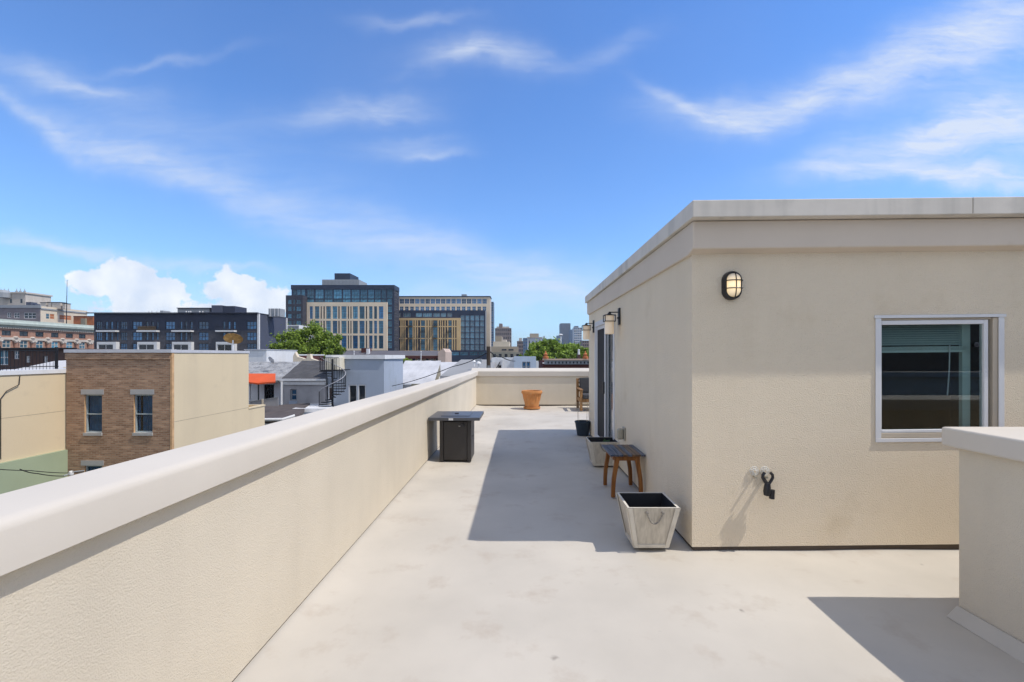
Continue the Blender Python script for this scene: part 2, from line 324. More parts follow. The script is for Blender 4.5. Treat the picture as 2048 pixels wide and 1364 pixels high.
def parapet_left():
    t = thing('parapet_wall', 'long cream stucco parapet along the left edge of the roof terrace', 'parapet', (-1.38, 5, 0))
    b = MB(); T = frame_T((XW, 0, 0), R(90)); b.T = T
    b.wall(-4.2, YF, .036, 1.02, (), .1); b.T = Matrix.Identity(4)
    b.box(-1.46, XW-.012, -4.2, YF+.15, -10, 1.0, 1)
    b.add([(XW,-4.2,.036),(XW,YF,.036),(XW-.02,YF,.036),(XW-.02,-4.2,.036)], [(0,1,2,3)], 1)
    b.build('wall', [M['stucco'], M['gap']], t)
    c = MB(); n = 40; Ys = [-4.4+(YF-.02+4.4)*i/n for i in range(n+1)]
    def zt(y): return 1.146-.0052*y
    rows = []
    for y in Ys:
        z = zt(y)+.0015*math.sin(y*1.9)
        rows.append([(-1.50,y,z-.15),(-1.284,y,z-.137),(-1.282,y,z-.03),(-1.286,y,z-.014),(-1.299,y,z-.003),(-1.32,y,z+.002),(-1.49,y,z+.012),(-1.50,y,z+.004)])
    k = len(rows[0]); vs = [p for r in rows for p in r]
    c.add(vs, [(i*k+j, (i+1)*k+j, (i+1)*k+(j+1) % k, i*k+(j+1) % k) for i in range(n) for j in range(k)]+[tuple(range(k)), tuple(n*k+j for j in range(k-1,-1,-1))])
    c.build('coping', M['coping'], t, smooth=True)
parapet_left()
def parapet_far():
    t = thing('parapet_wall', 'low cream stucco parapet across the far end of the roof terrace', 'parapet', (2, YF+.1, 0))
    b = MB(); b.wall(XW+.001, XR, .03, .96, ()); b.T = Matrix.Translation((0, YF, 0))
    b2 = MB(Matrix.Translation((0, YF, 0))); b2.wall(XW+.001, XR, .03, .96, ()); b2.box(XW+.003, XR, .012, .15, -10, .95, 1)
    b2.build('wall', [M['stucco'], M['gap']], t)
    c = MB(); y0 = YF-.035
    c.prism([(y0, .905),(y0+.3,.905),(y0+.3,1.15),(y0+.28,1.155),(y0+.05,1.085),(y0+.015,1.075),(y0,1.055)], -1.498, XR+.1, 'x'); c.build('coping', M['coping'], t, bevel=.006)
parapet_far()
def parapet_right():
    t = thing('parapet_wall', 'cream stucco parapet in the right foreground, square corner below the window', 'parapet', (2.8, 1, 0))
    b = MB(); b.box(2.645, 2.84, -4.2, 2.775, -.02, 1.02); b.box(2.841, 7.0, 2.5, 2.774, -.02, 1.019); b.build('wall', M['stucco'], t, bevel=.012)
    c = MB()
    c.add([(2.58,-4.4,1.0),(2.90,-4.4,1.0),(2.90,2.46,1.0),(7.1,2.46,1.0),(7.1,2.82,1.0),(2.58,2.82,1.0),
           (2.58,-4.4,1.115),(2.90,-4.4,1.125),(2.90,2.46,1.125),(7.1,2.46,1.125),(7.1,2.82,1.115),(2.58,2.82,1.115)],
          [(5,4,3,2),(5,2,1,0),(6,7,8,11),(11,8,9,10),(0,1,7,6),(1,2,8,7),(2,3,9,8),(3,4,10,9),(4,5,11,10),(5,0,6,11)])
    c.build('coping', M['coping'], t, bevel=.014, seg=3)
parapet_right()
def parapet_back():
    t = thing('parapet_wall', 'cream stucco parapet closing the terrace behind the viewer', 'parapet', (0, -4.2, 0))
    b = MB(); b.box(XW-.1, 16, -4.4, -4.201, -10, 1.0); b.build('wall', M['stucco'], t)
    c = MB(); c.box(-1.27, 2.558, -4.46, -4.13, 1.001, 1.14); c.box(2.91, 16, -4.46, -4.13, 1.001, 1.14); c.build('coping', M['coping'], t, bevel=.012)
parapet_back()
def neighbour():
    t = thing('penthouse', 'neighbouring brown stucco stair penthouse beyond the rear parapet', 'penthouse', (15, -9, 0)); m = mat('brown_stucco', (.30, .225, .165), .95, .1, 1.0)
    MB().box(9, 26, -15, -9, -10, 3.6).build('wall', m, t); MB().box(8.9, 26.1, -15.1, -8.9, 3.602, 3.8).build('coping', M['coping'], t)
neighbour()
# ------------------------------------------------------------------ the penthouse
KS = .0105
SH = Matrix.Identity(4); SH[2][0] = KS; SH[2][3] = -KS*XH     # its courses climb slightly to the right, as the roof drains left
def penthouse():
    t = thing('penthouse', 'cream stucco stair penthouse with overhanging flat roof on the terrace', 'penthouse', (XH, YH, 0))
    wx0, wx1, wz0, wz1 = 2.87, 3.835, .872, 1.835              # window opening
    dy0, dy1, dz1 = 6.67, 8.29, 2.10                            # door opening
    b = MB(); zt = 2.40
    b.T = SH @ Matrix.Translation((0, YH, 0)); b.wall(XH, 6.0, .02, zt, [(wx0, wx1, wz0, wz1)], .11)
    b.T = SH @ frame_T((XH, 0, 0), R(-90)); b.wall(-YHF, -YH, .02, zt, [(-dy1, -dy0, .046, dz1)], .12)
    b.T = SH; b.add([(XH,YHF,.045),(6,YHF,.045),(6,YHF,zt),(XH,YHF,zt)], [(3,2,1,0)]); b.add([(6,YH,.045),(6,YHF,.045),(6,YHF,zt),(6,YH,zt)], [(0,1,2,3)])
    b.T = Matrix.Identity(4)
    for bx in ((XH+.02, 6, YH+.02, YH+.06), (XH+.02, XH+.06, YH+.06, dy0), (XH+.02, XH+.06, dy1, YHF)): b.box(*bx, -.02, .12, 1)
    b.build('wall', [M['stucco_house'], M['gap']], t, merge=True)
    o1x, o1y, o2x, o2y = .026, .09, .06, .18
    f = MB(SH); f.prism([(YH+.03, 2.352),(YH-o1y, 2.383),(YH-o1y,2.60),(YHF+.09,2.60),(YHF+.09,2.383),(YHF-.03,2.352)], XH-o1x, 6.1, 'x'); f.build('fascia', M['stucco_house2'], t, bevel=.01)
    c = MB(SH); c.box(XH-o2x, 3.445, YH-o2y, YHF+.14, 2.603, 2.733); c.box(3.449, 6.2, YH-o2y, YHF+.14, 2.603, 2.734); c.box(3.44, 3.454, YH-o2y+.004, YHF+.1, 2.61, 2.728, 1); c.build('coping', [M['cap_metal'], M['gap']], t, bevel=.006)
    # dark room behind window and door
    r = MB()
    r.add([(XH+.3,YH+.16,.02),(5.9,YH+.16,.02),(5.9,6.3,.02),(XH+.3,6.3,.02),(XH+.3,YH+.16,2.33),(5.9,YH+.16,2.33),(5.9,6.3,2.33),(XH+.3,6.3,2.33)], [(0,1,2,3),(7,6,5,4),(1,5,6,2),(2,6,7,3),(3,7,4,0)])
    r.add([(XH+.2,6.4,.02),(3.5,6.4,.02),(3.5,8.6,.02),(XH+.2,8.6,.02),(XH+.2,6.4,2.33),(3.5,6.4,2.33),(3.5,8.6,2.33),(XH+.2,8.6,2.33)], [(0,1,2,3),(7,6,5,4),(1,5,6,2),(2,6,7,3),(0,4,5,1)])
    r.build('room_interior', M['room'], t)
    # ---- window
    wm = MB(SH); y = YH
    X0, X1, Z0, Z1 = wx0-.03, wx1+.032, wz0-.03, wz1+.02
    wm.box(X0-.01, X1+.012, y-.012, y-.002, Z1-.024, Z1)                              # head flange, a bit wider
    wm.box(X0, X0+.045, y-.008, y-.002, Z0+.031, Z1-.0245); wm.box(X1-.045, X1, y-.008, y-.002, Z0+.031, Z1-.0245); wm.box(X0, X1, y-.011, y-.0025, Z0, Z0+.03)
    win = wm.build('window', M['white_frame'], t, bevel=.002)
    tr = MB(SH); tr.box(wx0+.004, wx1-.004, y+.002, y+.06, wz0+.003, wz0+.04); tr.box(wx1-.05, wx1-.006, y+.002, y+.06, wz0+.041, wz1-.006); tr.box(wx0+.016, wx1-.051, y+.012, y+.05, wz1-.02, wz1-.005); tr.build('track', M['beige_track'], win, bevel=.003)
    sx0, sx1, sz0, sz1 = wx0+.006, wx1-.085, wz0+.042, wz1-.022
    s = MB(SH); fw = .034
    s.box(sx0, sx0+.022, y+.004, y+.045, sz0, sz1); s.box(sx1-fw, sx1, y+.004, y+.045, sz0, sz1); s.box(sx0+.0225, sx1-fw-.0005, y+.004, y+.045, sz0, sz0+.024); s.box(sx0+.0225, sx1-fw-.0005, y+.004, y+.045, sz1-fw, sz1); s.build('sash', M['white_frame'], win, bevel=.004)
    ga, gb = sx0+.02, sx1-fw+.003
    MB(SH).box(ga, gb, y+.02, y+.026, sz0+.02, sz1-fw+.003).build('pane', M['glass'], win)
    bl = MB(SH)
    for i in range(9): z = sz1-.05-i*.0185; bl.add([(ga,y+.10,z),(gb-.03,y+.10,z),(gb-.03,y+.122,z+.0175),(ga,y+.122,z+.0175)], [(0,1,2,3)])
    for i in range(7): z = sz1-.213-i*.005; bl.box(ga, gb-.03, y+.095, y+.125, z, z+.0035)
    bl.box(ga, gb-.028, y+.092, y+.128, sz1-.258, sz1-.243); bl.build('blind', M['blind'], win)
    MB(SH).tube([(ga+.62,y+.085,sz1-.2),(ga+.615,y+.083,sz1-.4),(ga+.60,y+.083,sz1-.61)], .0045, 6).build('blind_wand', M['white_frame'], win)
    MB(SH).box(gb-.085, gb-.02, y+.10, y+.13, sz0+.01, sz1-.02).build('inner_stile', M['blind'], win)
    ds = MB(SH @ frame_T((gb-.055, y+.016, sz1-.20), 0) @ Matrix.Rotation(R(90), 4, 'X')); ds.lathe([(.0,.0),(.02,.0),(.02,.007),(.008,.009),(.007,.006),(0,.006)], seg=20); ds.build('round_sensor', M['black_metal'], win)
    # ---- sliding door (opening dy0..dy1 on the side wall, looked at almost edge on)
    d = MB(SH); x = XH
    for a, c2 in ((dy0-.045, dy0+.04), (dy1-.04, dy1+.045)): d.box(x-.02, x+.07, a, c2, .03, dz1-.041)
    d.box(x-.02, x+.07, dy0-.045, dy1+.045, dz1-.04, dz1+.045); d.box(x-.012, x+.10, dy0+.041, dy1-.041, .03, .06)
    dr = d.build('sliding_door', M['white_frame'], t, bevel=.005)
    ym = (dy0+dy1)/2
    p1 = MB(SH); p1.box(x+.005, x+.03, ym-.03, ym+.03, .061, dz1-.041); p1.box(x+.005, x+.03, dy1-.095, dy1-.041, .061, dz1-.041); p1.box(x+.006, x+.029, ym+.031, dy1-.096, .061, .14); p1.box(x+.006, x+.029, ym+.031, dy1-.096, dz1-.1, dz1-.0415); p1.build('door_frame', M['white_frame'], dr, bevel=.003)
    MB(SH).box(x+.014, x+.018, ym+.025, dy1-.09, .13, dz1-.09).build('insect_screen', M['screen'], dr)
    p2 = MB(SH); p2.box(x+.045, x+.085, dy0+.041, dy0+.11, .061, dz1-.041); p2.box(x+.045, x+.085, ym-.02, ym+.05, .061, dz1-.041); p2.box(x+.046, x+.084, dy0+.111, ym-.021, .061, .15); p2.box(x+.046, x+.084, dy0+.111, ym-.021, dz1-.12, dz1-.0415); p2.build('door_frame', M['white_frame'], dr, bevel=.003)
    MB(SH).box(x+.06, x+.066, dy0+.10, ym-.01, .14, dz1-.11).build('pane', M['glass_door'], dr)
    MB(SH).box(x-.022, x+.004, ym-.012, ym+.012, .93, 1.12).build('handle', M['black_metal'], dr, bevel=.005)
M['stucco_house2'] = mat('smooth_fascia', (.62, .54, .45), .85, .05, 1.0, bump=(50, .15, .004), spec=.2, stain=((.42, .34, .25), 3.0, .62, .3))
penthouse()
# ------------------------------------------------------------------ lamps, tap and socket on the penthouse walls
def bulkhead():
    cx, cz = PX(1461, YH), PZ(572, YH); t = thing('bulkhead_lamp', 'black oval caged bulkhead lamp lit above the terrace on the front wall', 'wall lamp', (cx, YH, cz))
    def oval(rx, rz, n=40):                        # stadium outline
        o = []
        for k in range(n):
            a = 2*math.pi*k/n; o.append((rx*math.cos(a), (rz-rx)*(1 if math.sin(a) >= 0 else -1)+rx*math.sin(a)))
        return o
    def ring(b, sections, cap0=False, cap1=False):  # sections: (rx, rz, y)
        n = 40; vs = []
        for rx, rz, y in sections: vs += [(cx+x, YH+y, cz+z) for x, z in oval(rx, rz, n)]
        fs = [(i*n+k, i*n+(k+1) % n, (i+1)*n+(k+1) % n, (i+1)*n+k) for i in range(len(sections)-1) for k in range(n)]
        if cap0: fs.append(tuple(range(n-1, -1, -1)))
        if cap1: fs.append(tuple((len(sections)-1)*n+k for k in range(n)))
        b.add(vs, fs); return b
    b = MB(); ring(b, [(.073,.114,0),(.073,.114,-.03),(.070,.111,-.045),(.066,.107,-.055),(.054,.095,-.055),(.052,.093,-.03)]); b.build('housing', M['black_metal'], t, smooth=True)
    m = mat('lamp_lens', (.62, .58, .52), .3, .03, 4, spec=.5); nt = m.node_tree; N = nt.nodes; L = nt.links; p = N['Principled BSDF']   # the bulb sits low inside the frosted lens
    tc = N.new('ShaderNodeTexCoord'); mp = N.new('ShaderNodeMapping'); mp.inputs['Location'].default_value = (0, 0, .055); mp.inputs['Scale'].default_value = (11, 6, 11); L.new(tc.outputs['Object'], mp.inputs[0])
    ln = N.new('ShaderNodeVectorMath'); ln.operation = 'LENGTH'; L.new(mp.outputs[0], ln.inputs[0])
    r = N.new('ShaderNodeMapRange'); r.inputs[1].default_value = 1.15; r.inputs[2].default_value = .2; r.inputs[3].default_value = .0; r.inputs[4].default_value = 1.2; L.new(ln.outputs['Value'], r.inputs[0])
    p.inputs['Emission Color'].default_value = (1, .72, .33, 1); L.new(r.outputs[0], p.inputs['Emission Strength'])
    g = MB(); ring(g, [(.053,.094,-.03),(.051,.092,-.06),(.044,.085,-.08),(.030,.070,-.092),(.012,.05,-.096)], cap1=True); g.build('lens', m, t, smooth=True)
    c = MB()
    def arc(fn): c.tube([fn(k/14) for k in range(15)], .0045, 6)
    for z in (.033, -.028): arc(lambda s: (cx+.064*math.cos(math.pi*s), YH-.05-.052*math.sin(math.pi*s)**.7, cz+z))
    arc(lambda s: (cx, YH-.05-.052*max(math.sin(math.pi*s), 0)**.6, cz+.103*math.cos(math.pi*s)))
    c.build('cage', M['black_metal'], t, smooth=True)
bulkhead()
def sconce(y, label):
    z0 = 2.085; x = XH; t = thing('wall_lantern', label, 'wall lamp', (x, y, z0), 'lanterns beside the sliding door')
    b = MB(); b.box(x-.022, x-.001, y-.045, y+.045, z0-.115, z0+.115); b.build('back_plate', M['black_metal'], t, bevel=.004)
    a = MB(); a.box(x-.155, x-.023, y-.009, y+.009, z0+.052, z0+.066); a.box(x-.165, x-.125, y-.02, y+.02, z0+.022, z0+.0515); a.box(x-.04, x-.023, y-.01, y+.01, z0-.03, z0-.01); a.build('arm', M['black_metal'], t, bevel=.002)
    cx = x-.145; c = MB(); r = .075
    for z in (z0+.012, z0-.072): 
        for (x0,x1,y0,y1) in ((cx-r,cx+r,y-r,y-r+.01),(cx-r,cx+r,y+r-.01,y+r),(cx-r,cx-r+.01,y-r+.0101,y+r-.0101),(cx+r-.01,cx+r,y-r+.0101,y+r-.0101)): c.box(x0,x1,y0,y1,z,z+.01)
    for sx in (-1, 1):
        for sy in (-1, 1): c.box(*sorted((cx+sx*r, cx+sx*(r-.01))), *sorted((y+sy*r, y+sy*(r-.01))), z0-.0619, z0+.0119)
    c.lathe([(.02,.04),(.04,.03),(.072,.0225),(.072,.0221)], (cx, y, z0), 20); c.build('frame', M['black_metal'], t)
    s = MB(); s.lathe([(.055,.02),(.062,.012),(.062,-.235),(.056,-.24),(.054,-.235),(.054,.0)], (cx, y, z0), 28); s.build('shade', M['opal'], t, smooth=True)
sconce(6.31, 'nearer black lantern with white glass shade beside the sliding door')
sconce(8.50, 'farther black lantern with white glass shade beyond the sliding door')
def tap():
    x, z, y = 1.915, .60, YH
    t = thing('wall_tap', 'black wall faucet with two ornate white rosettes on the front wall', 'tap', (x, y, z))
    rm = mat('rosette', (.72, .70, .64), .5, .12, 60)
    for dx in (-.045, .04):
        r = MB(frame_T((x+dx, y-.004, z+.03), 0) @ Matrix.Rotation(R(90), 4, 'X'))
        for rr, tz in ((.034, .004), (.020, .009)): r.tube([(rr*math.cos(a), rr*math.sin(a), tz) for a in [k*math.pi/10 for k in range(20)]], .0032, 6, closed=True)
        for k in range(6): a = k*math.pi/4; r.tube([(.008*math.cos(a), .008*math.sin(a), .013), (.036*math.cos(a+.3), .036*math.sin(a+.3), .003)], .003, 5)
        r.build('rosette', rm, t, smooth=True)
        s = MB(); s.tube([(x+dx, y, z-.012), (x+dx, y-.042, z-.014)], .009, 10); s.build('stub_pipe', M['plastic_tan'], t, smooth=True)
    f = MB(); bx = x+.035
    for sx in (-1, 1): f.tube([(bx+sx*.022,y-.060,z+.03),(bx+sx*.038,y-.060,z+.012),(bx+sx*.040,y-.060,z-.01),(bx+sx*.026,y-.060,z-.036),(bx+sx*.010,y-.060,z-.058)], .0115, 8)
    f.build('fork_handle', M['black_metal'], t, smooth=True)
    n = MB(); n.tube([(bx,y-.060,z-.05),(bx-.002,y-.060,z-.08),(bx-.004,y-.059,z-.12),(bx-.008,y-.057,z-.15)], [.019,.025,.028,.021], 14); n.tube([(bx, y-.001, z-.03),(bx,y-.060,z-.06)], .011, 10); n.build('body', M['black_metal'], t, smooth=True)
    v = MB(); v.tube([(bx+.036,y-.060,z-.105),(bx+.032,y-.060,z-.175)], .020, 14); v.build('nozzle', M['black_metal'], t, smooth=True)
tap()
def socket():
    y, z = 6.02, .53; t = thing('socket_cover', 'tan weatherproof socket cover on the side wall behind the stool', 'socket', (XH, y, z))
    b = MB(); b.box(XH-.02, XH-.001, y-.06, y+.06, z-.085, z+.085); b.build('back_plate', M['plastic_tan'], t, bevel=.008)
    c = MB(); c.box(XH-.10, XH-.0205, y-.045, y+.045, z-.075, z+.065); c.build('lid', M['plastic_tan'], t, bevel=.025, seg=4)
socket()
# ------------------------------------------------------------------ furniture and pots on the deck
M['planter_wood'] = wood_mat('whitewashed_wood', (.46, .41, .33), (.62, .56, .46), 'Z', 5, .8)
M['planter_edge'] = mat('planter_edge', (.62, .57, .48), .8, .12, 9)
M['liner'] = mat('black_liner', (.012, .012, .014), .55)
M['rope'] = mat('grey_rope', (.26, .24, .21), .9, .3, 90)
M['leaf_small'] = mat('herb_leaf', (.05, .13, .03), .6, .4, 30)
M['soil'] = mat('potting_soil', (.02, .016, .012), 1, .3, 40)
M['stool_wood'] = wood_mat('orange_teak', (.16, .055, .012), (.33, .135, .035), 'Z', 5, .45)
M['stool_top'] = wood_mat('blue_grey_slat', (.035, .05, .085), (.14, .15, .17), 'Y', 5, .4)
M['stool_top2'] = wood_mat('brown_slat', (.08, .05, .03), (.20, .12, .07), 'Y', 5, .4)
def planter(cx, yf, label, leaves):
    t = thing('wooden_planter', label, 'planter', (cx, yf+.19, 0), 'square whitewashed planters'); hw, bw, h = .205, .135, .352; cy = yf+.20
    b = MB()
    def rect(r, z): return [(cx-r,cy-r,z),(cx+r,cy-r,z),(cx+r,cy+r,z),(cx-r,cy+r,z)]
    b.add(rect(bw, .012)+rect(hw, h), [(0,1,5,4),(1,2,6,5),(2,3,7,6),(3,0,4,7),(0,3,2,1)], 0)
    b.add(rect(hw, h+.0005)+rect(hw-.018, h), [(0,1,5,4),(1,2,6,5),(2,3,7,6),(3,0,4,7)], 1)
    for k in range(4):                            # corner battens and foot rail on every side
        T = frame_T((cx, cy, 0), k*R(90)); s = MB(T)
        th = math.atan((hw-bw)/(h-.012))
        for sg in (-1, 1):
            s.add([(sg*bw,-bw-.001,.012),(sg*(bw-.03),-bw-.008,.012),(sg*(hw-.036),-hw-.008,h),(sg*hw,-hw-.001,h),(sg*bw,-bw-.009,.012),(sg*hw,-hw-.009,h)], [(4,1,2,5),(0,4,5,3)] if sg > 0 else [(5,2,1,4),(3,5,4,0)], 1)
        s.add([(-bw+.03,-bw-.008,.012),(bw-.03,-bw-.008,.012),(bw-.026,-bw-.014,.04),(-bw+.026,-bw-.014,.04),(bw-.026,-bw-.004,.042),(-bw+.026,-bw-.004,.042)], [(0,1,2,3),(3,2,4,5)], 1)
        b.v += s.v; b.f += [tuple(i+len(b.v)-len(s.v) for i in f) for f in s.f]; b.m += s.m
    b.build('box', [M['planter_wood'], M['planter_edge']], t)
    l = MB(); l.add(rect(hw-.018, h)+rect(bw+.012, .12), [(4,5,1,0),(5,6,2,1),(6,7,3,2),(7,4,0,3)]); l.build('liner', M['liner'], t)
    s = MB(); s.add(rect(bw+.014, .14), [(0,1,2,3)]); s.build('soil', M['soil'], t)
    z1, z2 = .315, .225; yv = lambda z: cy-(bw+(hw-bw)*(z-.012)/(h-.012))-.014
    r = MB(); pts = []
    for k in range(15):
        a = -1+2*k/14; z = z2+(z1-z2)*abs(a)**2.2; pts.append((cx+.008+a*.062, yv(z)-.006, z))
    r.tube(pts, .0065, 7); 
    for sg in (-1, 1): r.tube([(cx+.008+sg*.062, yv(z1)-.012, z1), (cx+.008+sg*.062, yv(z1)+.012, z1)], .010, 8)
    r.build('rope_handle', M['rope'], t, smooth=True)
    rnd = random.Random(int(yf*100)); lf = MB()
    for i in range(leaves):
        a = rnd.uniform(0, 6.28); rr = rnd.uniform(0, .09); bx, by = cx+.045+rr*math.cos(a), cy+rr*math.sin(a); hz = rnd.uniform(.17, .34 if leaves > 60 else .25)
        d = Vector((rnd.uniform(-1, 1), rnd.uniform(-1, 1), rnd.uniform(0, .8))).normalized()*rnd.uniform(.02, .045); e = d.cross(Vector((0, 0, 1))).normalized()*.012
        p = Vector((bx, by, hz)); lf.add([p, p+d*.5+e, p+d, p+d*.5-e], [(0,1,2,3)])
    lf.build('herbs', M['leaf_small'], t)
planter(1.055, 3.62, 'nearest whitewashed square planter with rope handle, black inside and almost empty', 34)
planter(1.175, 6.36, 'whitewashed square planter with green herbs, half hidden behind the wooden stool', 150)
def stool():
    x0, x1, y0, y1, zt = .985, 1.368, 4.98, 5.56, .475; cx, cy = (x0+x1)/2, (y0+y1)/2
    t = thing('wooden_stool', 'small orange wood stool with weathered blue slatted top against the wall', 'stool', (cx, cy, 0))
    tp = MB(); n = 8; wd = (x1-x0)/n
    for i in range(n): tp.box(x0+i*wd+.003, x0+(i+1)*wd-.003, y0, y1, zt-.02, zt+random.uniform(-.001, .001), 1 if i in (3, 5, 6) else 0)
    tp.build('slatted_top', [M['stool_top'], M['stool_top2']], t, bevel=.003)
    a = MB(); i = .055
    a.box(x0+i+.03, x1-i-.03, y0+.045, y0+.067, zt-.075, zt-.021); a.box(x0+i+.03, x1-i-.03, y1-.067, y1-.045, zt-.075, zt-.021); a.box(x0+i-.01, x0+i+.012, y0+.07, y1-.07, zt-.075, zt-.0215); a.box(x1-i-.012, x1-i+.01, y0+.07, y1-.07, zt-.075, zt-.0215); a.build('apron', M['stool_wood'], t, bevel=.003)
    for sx in (-1, 1):
        for sy in (-1, 1):
            l = MB(); bx = x0+i if sx < 0 else x1-i; by = y0+.055 if sy < 0 else y1-.055
            prof = [(0, .0205, -.016), (.10, .021, -.015), (.20, .022, -.008), (.30, .023, .008), (.38, .025, .022), (.4545, .027, .030)]; vs = []; fs = []
            for z, hwid, off in prof:             # curved sabre leg
                ox = -sx*off
                vs += [(bx+ox-hwid, by-.02, z), (bx+ox+hwid, by-.02, z), (bx+ox+hwid, by+.02, z), (bx+ox-hwid, by+.02, z)]
            for k in range(5): fs += [(k*4+j, k*4+(j+1) % 4, k*4+4+(j+1) % 4, k*4+4+j) for j in range(4)]
            fs += [(3,2,1,0), (20,21,22,23)]; l.add(vs, fs); l.build('leg', M['stool_wood'], t, bevel=.004)
stool()
def black_pot():
    x, y = 1.235, 8.97; t = thing('plastic_pot', 'round dark blue plastic pot with thin wire plant support by the door', 'flower pot', (x, y, 0)); m = mat('dark_blue_plastic', (.022, .035, .052), .5, .1, 4)
    b = MB(); b.lathe([(.0,.004),(.108,.004),(.112,.0),(.152,.245),(.160,.247),(.160,.272),(.152,.274),(.148,.25),(.125,.13)], (x, y, 0), 32); b.build('pot', m, t, smooth=True)
    MB().lathe([(0,.2),(.138,.2)], (x, y, 0), 24).build('soil', M['soil'], t)
    wm = mat('trellis_wire', (.34, .27, .18), .5); wr = MB()
    for k in range(4):
        a = R(45+90*k); wr.tube([(x+.11*math.cos(a), y+.11*math.sin(a), .2), (x+.155*math.cos(a), y+.155*math.sin(a), .62)], .003, 5)
    wr.tube([(x+.155*math.cos(k*R(15)), y+.155*math.sin(k*R(15)), .62) for k in range(24)], .003, 5, closed=True); wr.build('wire_support', wm, t)
black_pot()
def terracotta():
    x, y = .362, 13.42; t = thing('terracotta_pot', 'large empty terracotta pot on a saucer by the far parapet', 'flower pot', (x, y, 0)); m = mat('terracotta', (.55, .235, .08), .85, .16, 7, bump=(14, .25, .02), stain=((.56, .36, .19), 9, .55, .5))
    s = MB(); s.lathe([(0,.003),(.225,.003),(.24,.01),(.25,.055),(.243,.058),(.233,.02),(0,.018)], (x, y, 0), 36); s.build('saucer', m, t, smooth=True)
    b = MB(); b.lathe([(0,.021),(.185,.021),(.19,.025),(.245,.33),(.262,.43),(.292,.440),(.305,.458),(.305,.512),(.296,.528),(.272,.528),(.262,.52),(.235,.33),(.20,.12)], (x, y, 0), 40); b.build('pot', m, t, smooth=True)
    e = MB()
    for k in range(18): a = k*2*math.pi/18; e.tube([(x+.228*math.cos(a), y+.228*math.sin(a), .23), (x+.249*math.cos(a), y+.249*math.sin(a), .34), (x+.262*math.cos(a), y+.262*math.sin(a), .44)], [.006, .012, .016], 6)
    e.build('relief_swags', m, t, smooth=True)
    MB().lathe([(0,.2),(.215,.2)], (x, y, 0), 24).build('soil', M['soil'], t)
terracotta()
def armchair():
    x0, y0 = 1.69, 12.85; x1, y1 = 2.52, 13.72; wood = wood_mat('acacia', (.17, .085, .03), (.36, .20, .085), 'Z', 4, .55); grey = mat('grey_cushion', (.055, .056, .06), .95, .12, 25, bump=(220, .3, .002))
    t = thing('patio_armchair', 'wooden patio armchair with dark grey cushions in the far corner', 'armchair', ((x0+x1)/2, (y0+y1)/2, 0))
    for ax in (x0, x1-.075):
        MB().box(ax, ax+.075, y0+.02, y0+.09, 0, .575).build('leg', wood, t, bevel=.006)
        b = MB(); b.prism([(y1-.11, 0), (y1-.03, 0), (y1+.03, .87), (y1-.04, .87)], ax, ax+.075, 'x'); b.build('leg', wood, t, bevel=.006)
        MB().box(ax-.012, ax+.088, y0-.01, y1-.07, .5755, .605).build('armrest', wood, t, bevel=.008)
    f = MB(); f.box(x0+.0755, x1-.0755, y0+.04, y0+.07, .24, .33); f.box(x0+.01, x0+.065, y0+.091, y1-.115, .24, .33); f.box(x1-.065, x1-.01, y0+.091, y1-.115, .24, .33); f.box(x0+.076, x1-.076, y1-.10, y1-.07, .24, .33)
    for k in range(5): f.box(x0+.066, x1-.066, y0+.12+k*.13, y0+.18+k*.13, .31, .329)
    for z in (.48, .60, .72, .83): f.box(x0+.0755, x1-.0755, y1-.045, y1-.02, z, z+.05)
    f.build('frame', wood, t, bevel=.004)
    c = MB(); c.box(x0+.085, x1-.085, y0+.0, y1-.2, .335, .455); c.build('seat_cushion', grey, t, bevel=.03, seg=4)
    T = Matrix.Translation((0, y1-.18, .455)) @ Matrix.Rotation(R(-8), 4, 'X'); k = MB(T); k.box(x0+.085, x1-.085, -.02, .10, .0, .45); k.build('back_cushion', grey, t, bevel=.035, seg=4)
armchair()
def fire_table():
    x0, x1, y0, y1, zt = -1.318, -.573, 6.62, 7.40, .655; m = mat('charcoal_steel', (.035, .032, .032), .45, .1, 3, spec=.4); m2 = mat('slate_top', (.075, .08, .095), .38, .1, 2, spec=.5)
    t = thing('fire_pit_table', 'square charcoal gas fire pit table beside the left parapet', 'fire table', ((x0+x1)/2, 7, 0))
    b = MB(); bx0, bx1, by0, by1 = -1.165, -.705, 6.70, 7.20
    b.box(bx0, bx0+.055, by0, by0+.04, .0, .61); b.box(bx1-.055, bx1, by0, by0+.04, 0, .61); b.box(bx0+.002, bx1-.002, by0+.0405, by1, .012, .61); b.build('base', m, t, bevel=.004)
    MB().box(bx0+.06, bx1-.06, by0+.008, by0+.04, .03, .585).build('door', m, t, bevel=.004)
    tp = MB(); tp.box(x0, x1, y0, y1, zt-.045, zt); tp.build('table_top', m2, t, bevel=.006)
    l = MB(); l.box(x0+.16, x1-.16, y0+.15, y1-.15, zt+.0005, zt+.009); l.build('burner_lid', m2, t, bevel=.003)
    MB().box(-.985, -.925, 6.99, 7.03, zt+.0095, zt+.022).build('lid_handle', m, t, bevel=.004)
    MB().box(-1.02, -.955, y0-.003, y0-.0005, zt-.038, zt-.008).build('sticker', M['white_frame'], t)
    k = MB(frame_T((-.83, by0+.008, .535), 0) @ Matrix.Rotation(R(90), 4, 'X')); k.lathe([(0,0),(.026,0),(.024,.03),(0,.03)], seg=18); k.build('knob', M['black_metal'], t, smooth=True)
    s = mat('chrome', (.7, .7, .7), .2, .05, 5, metal=1.0); q = MB(); q.tube([(-.86,6.688,.527),(-.872,6.68,.522),(-.885,6.675,.527)], .006, 8); q.build('key_valve', s, t)
    for yy in (6.93, 6.98): MB().box(bx1, bx1+.006, yy-.006, yy+.006, .33, .35).build('side_latch', M['black_metal'], t)
fire_table()
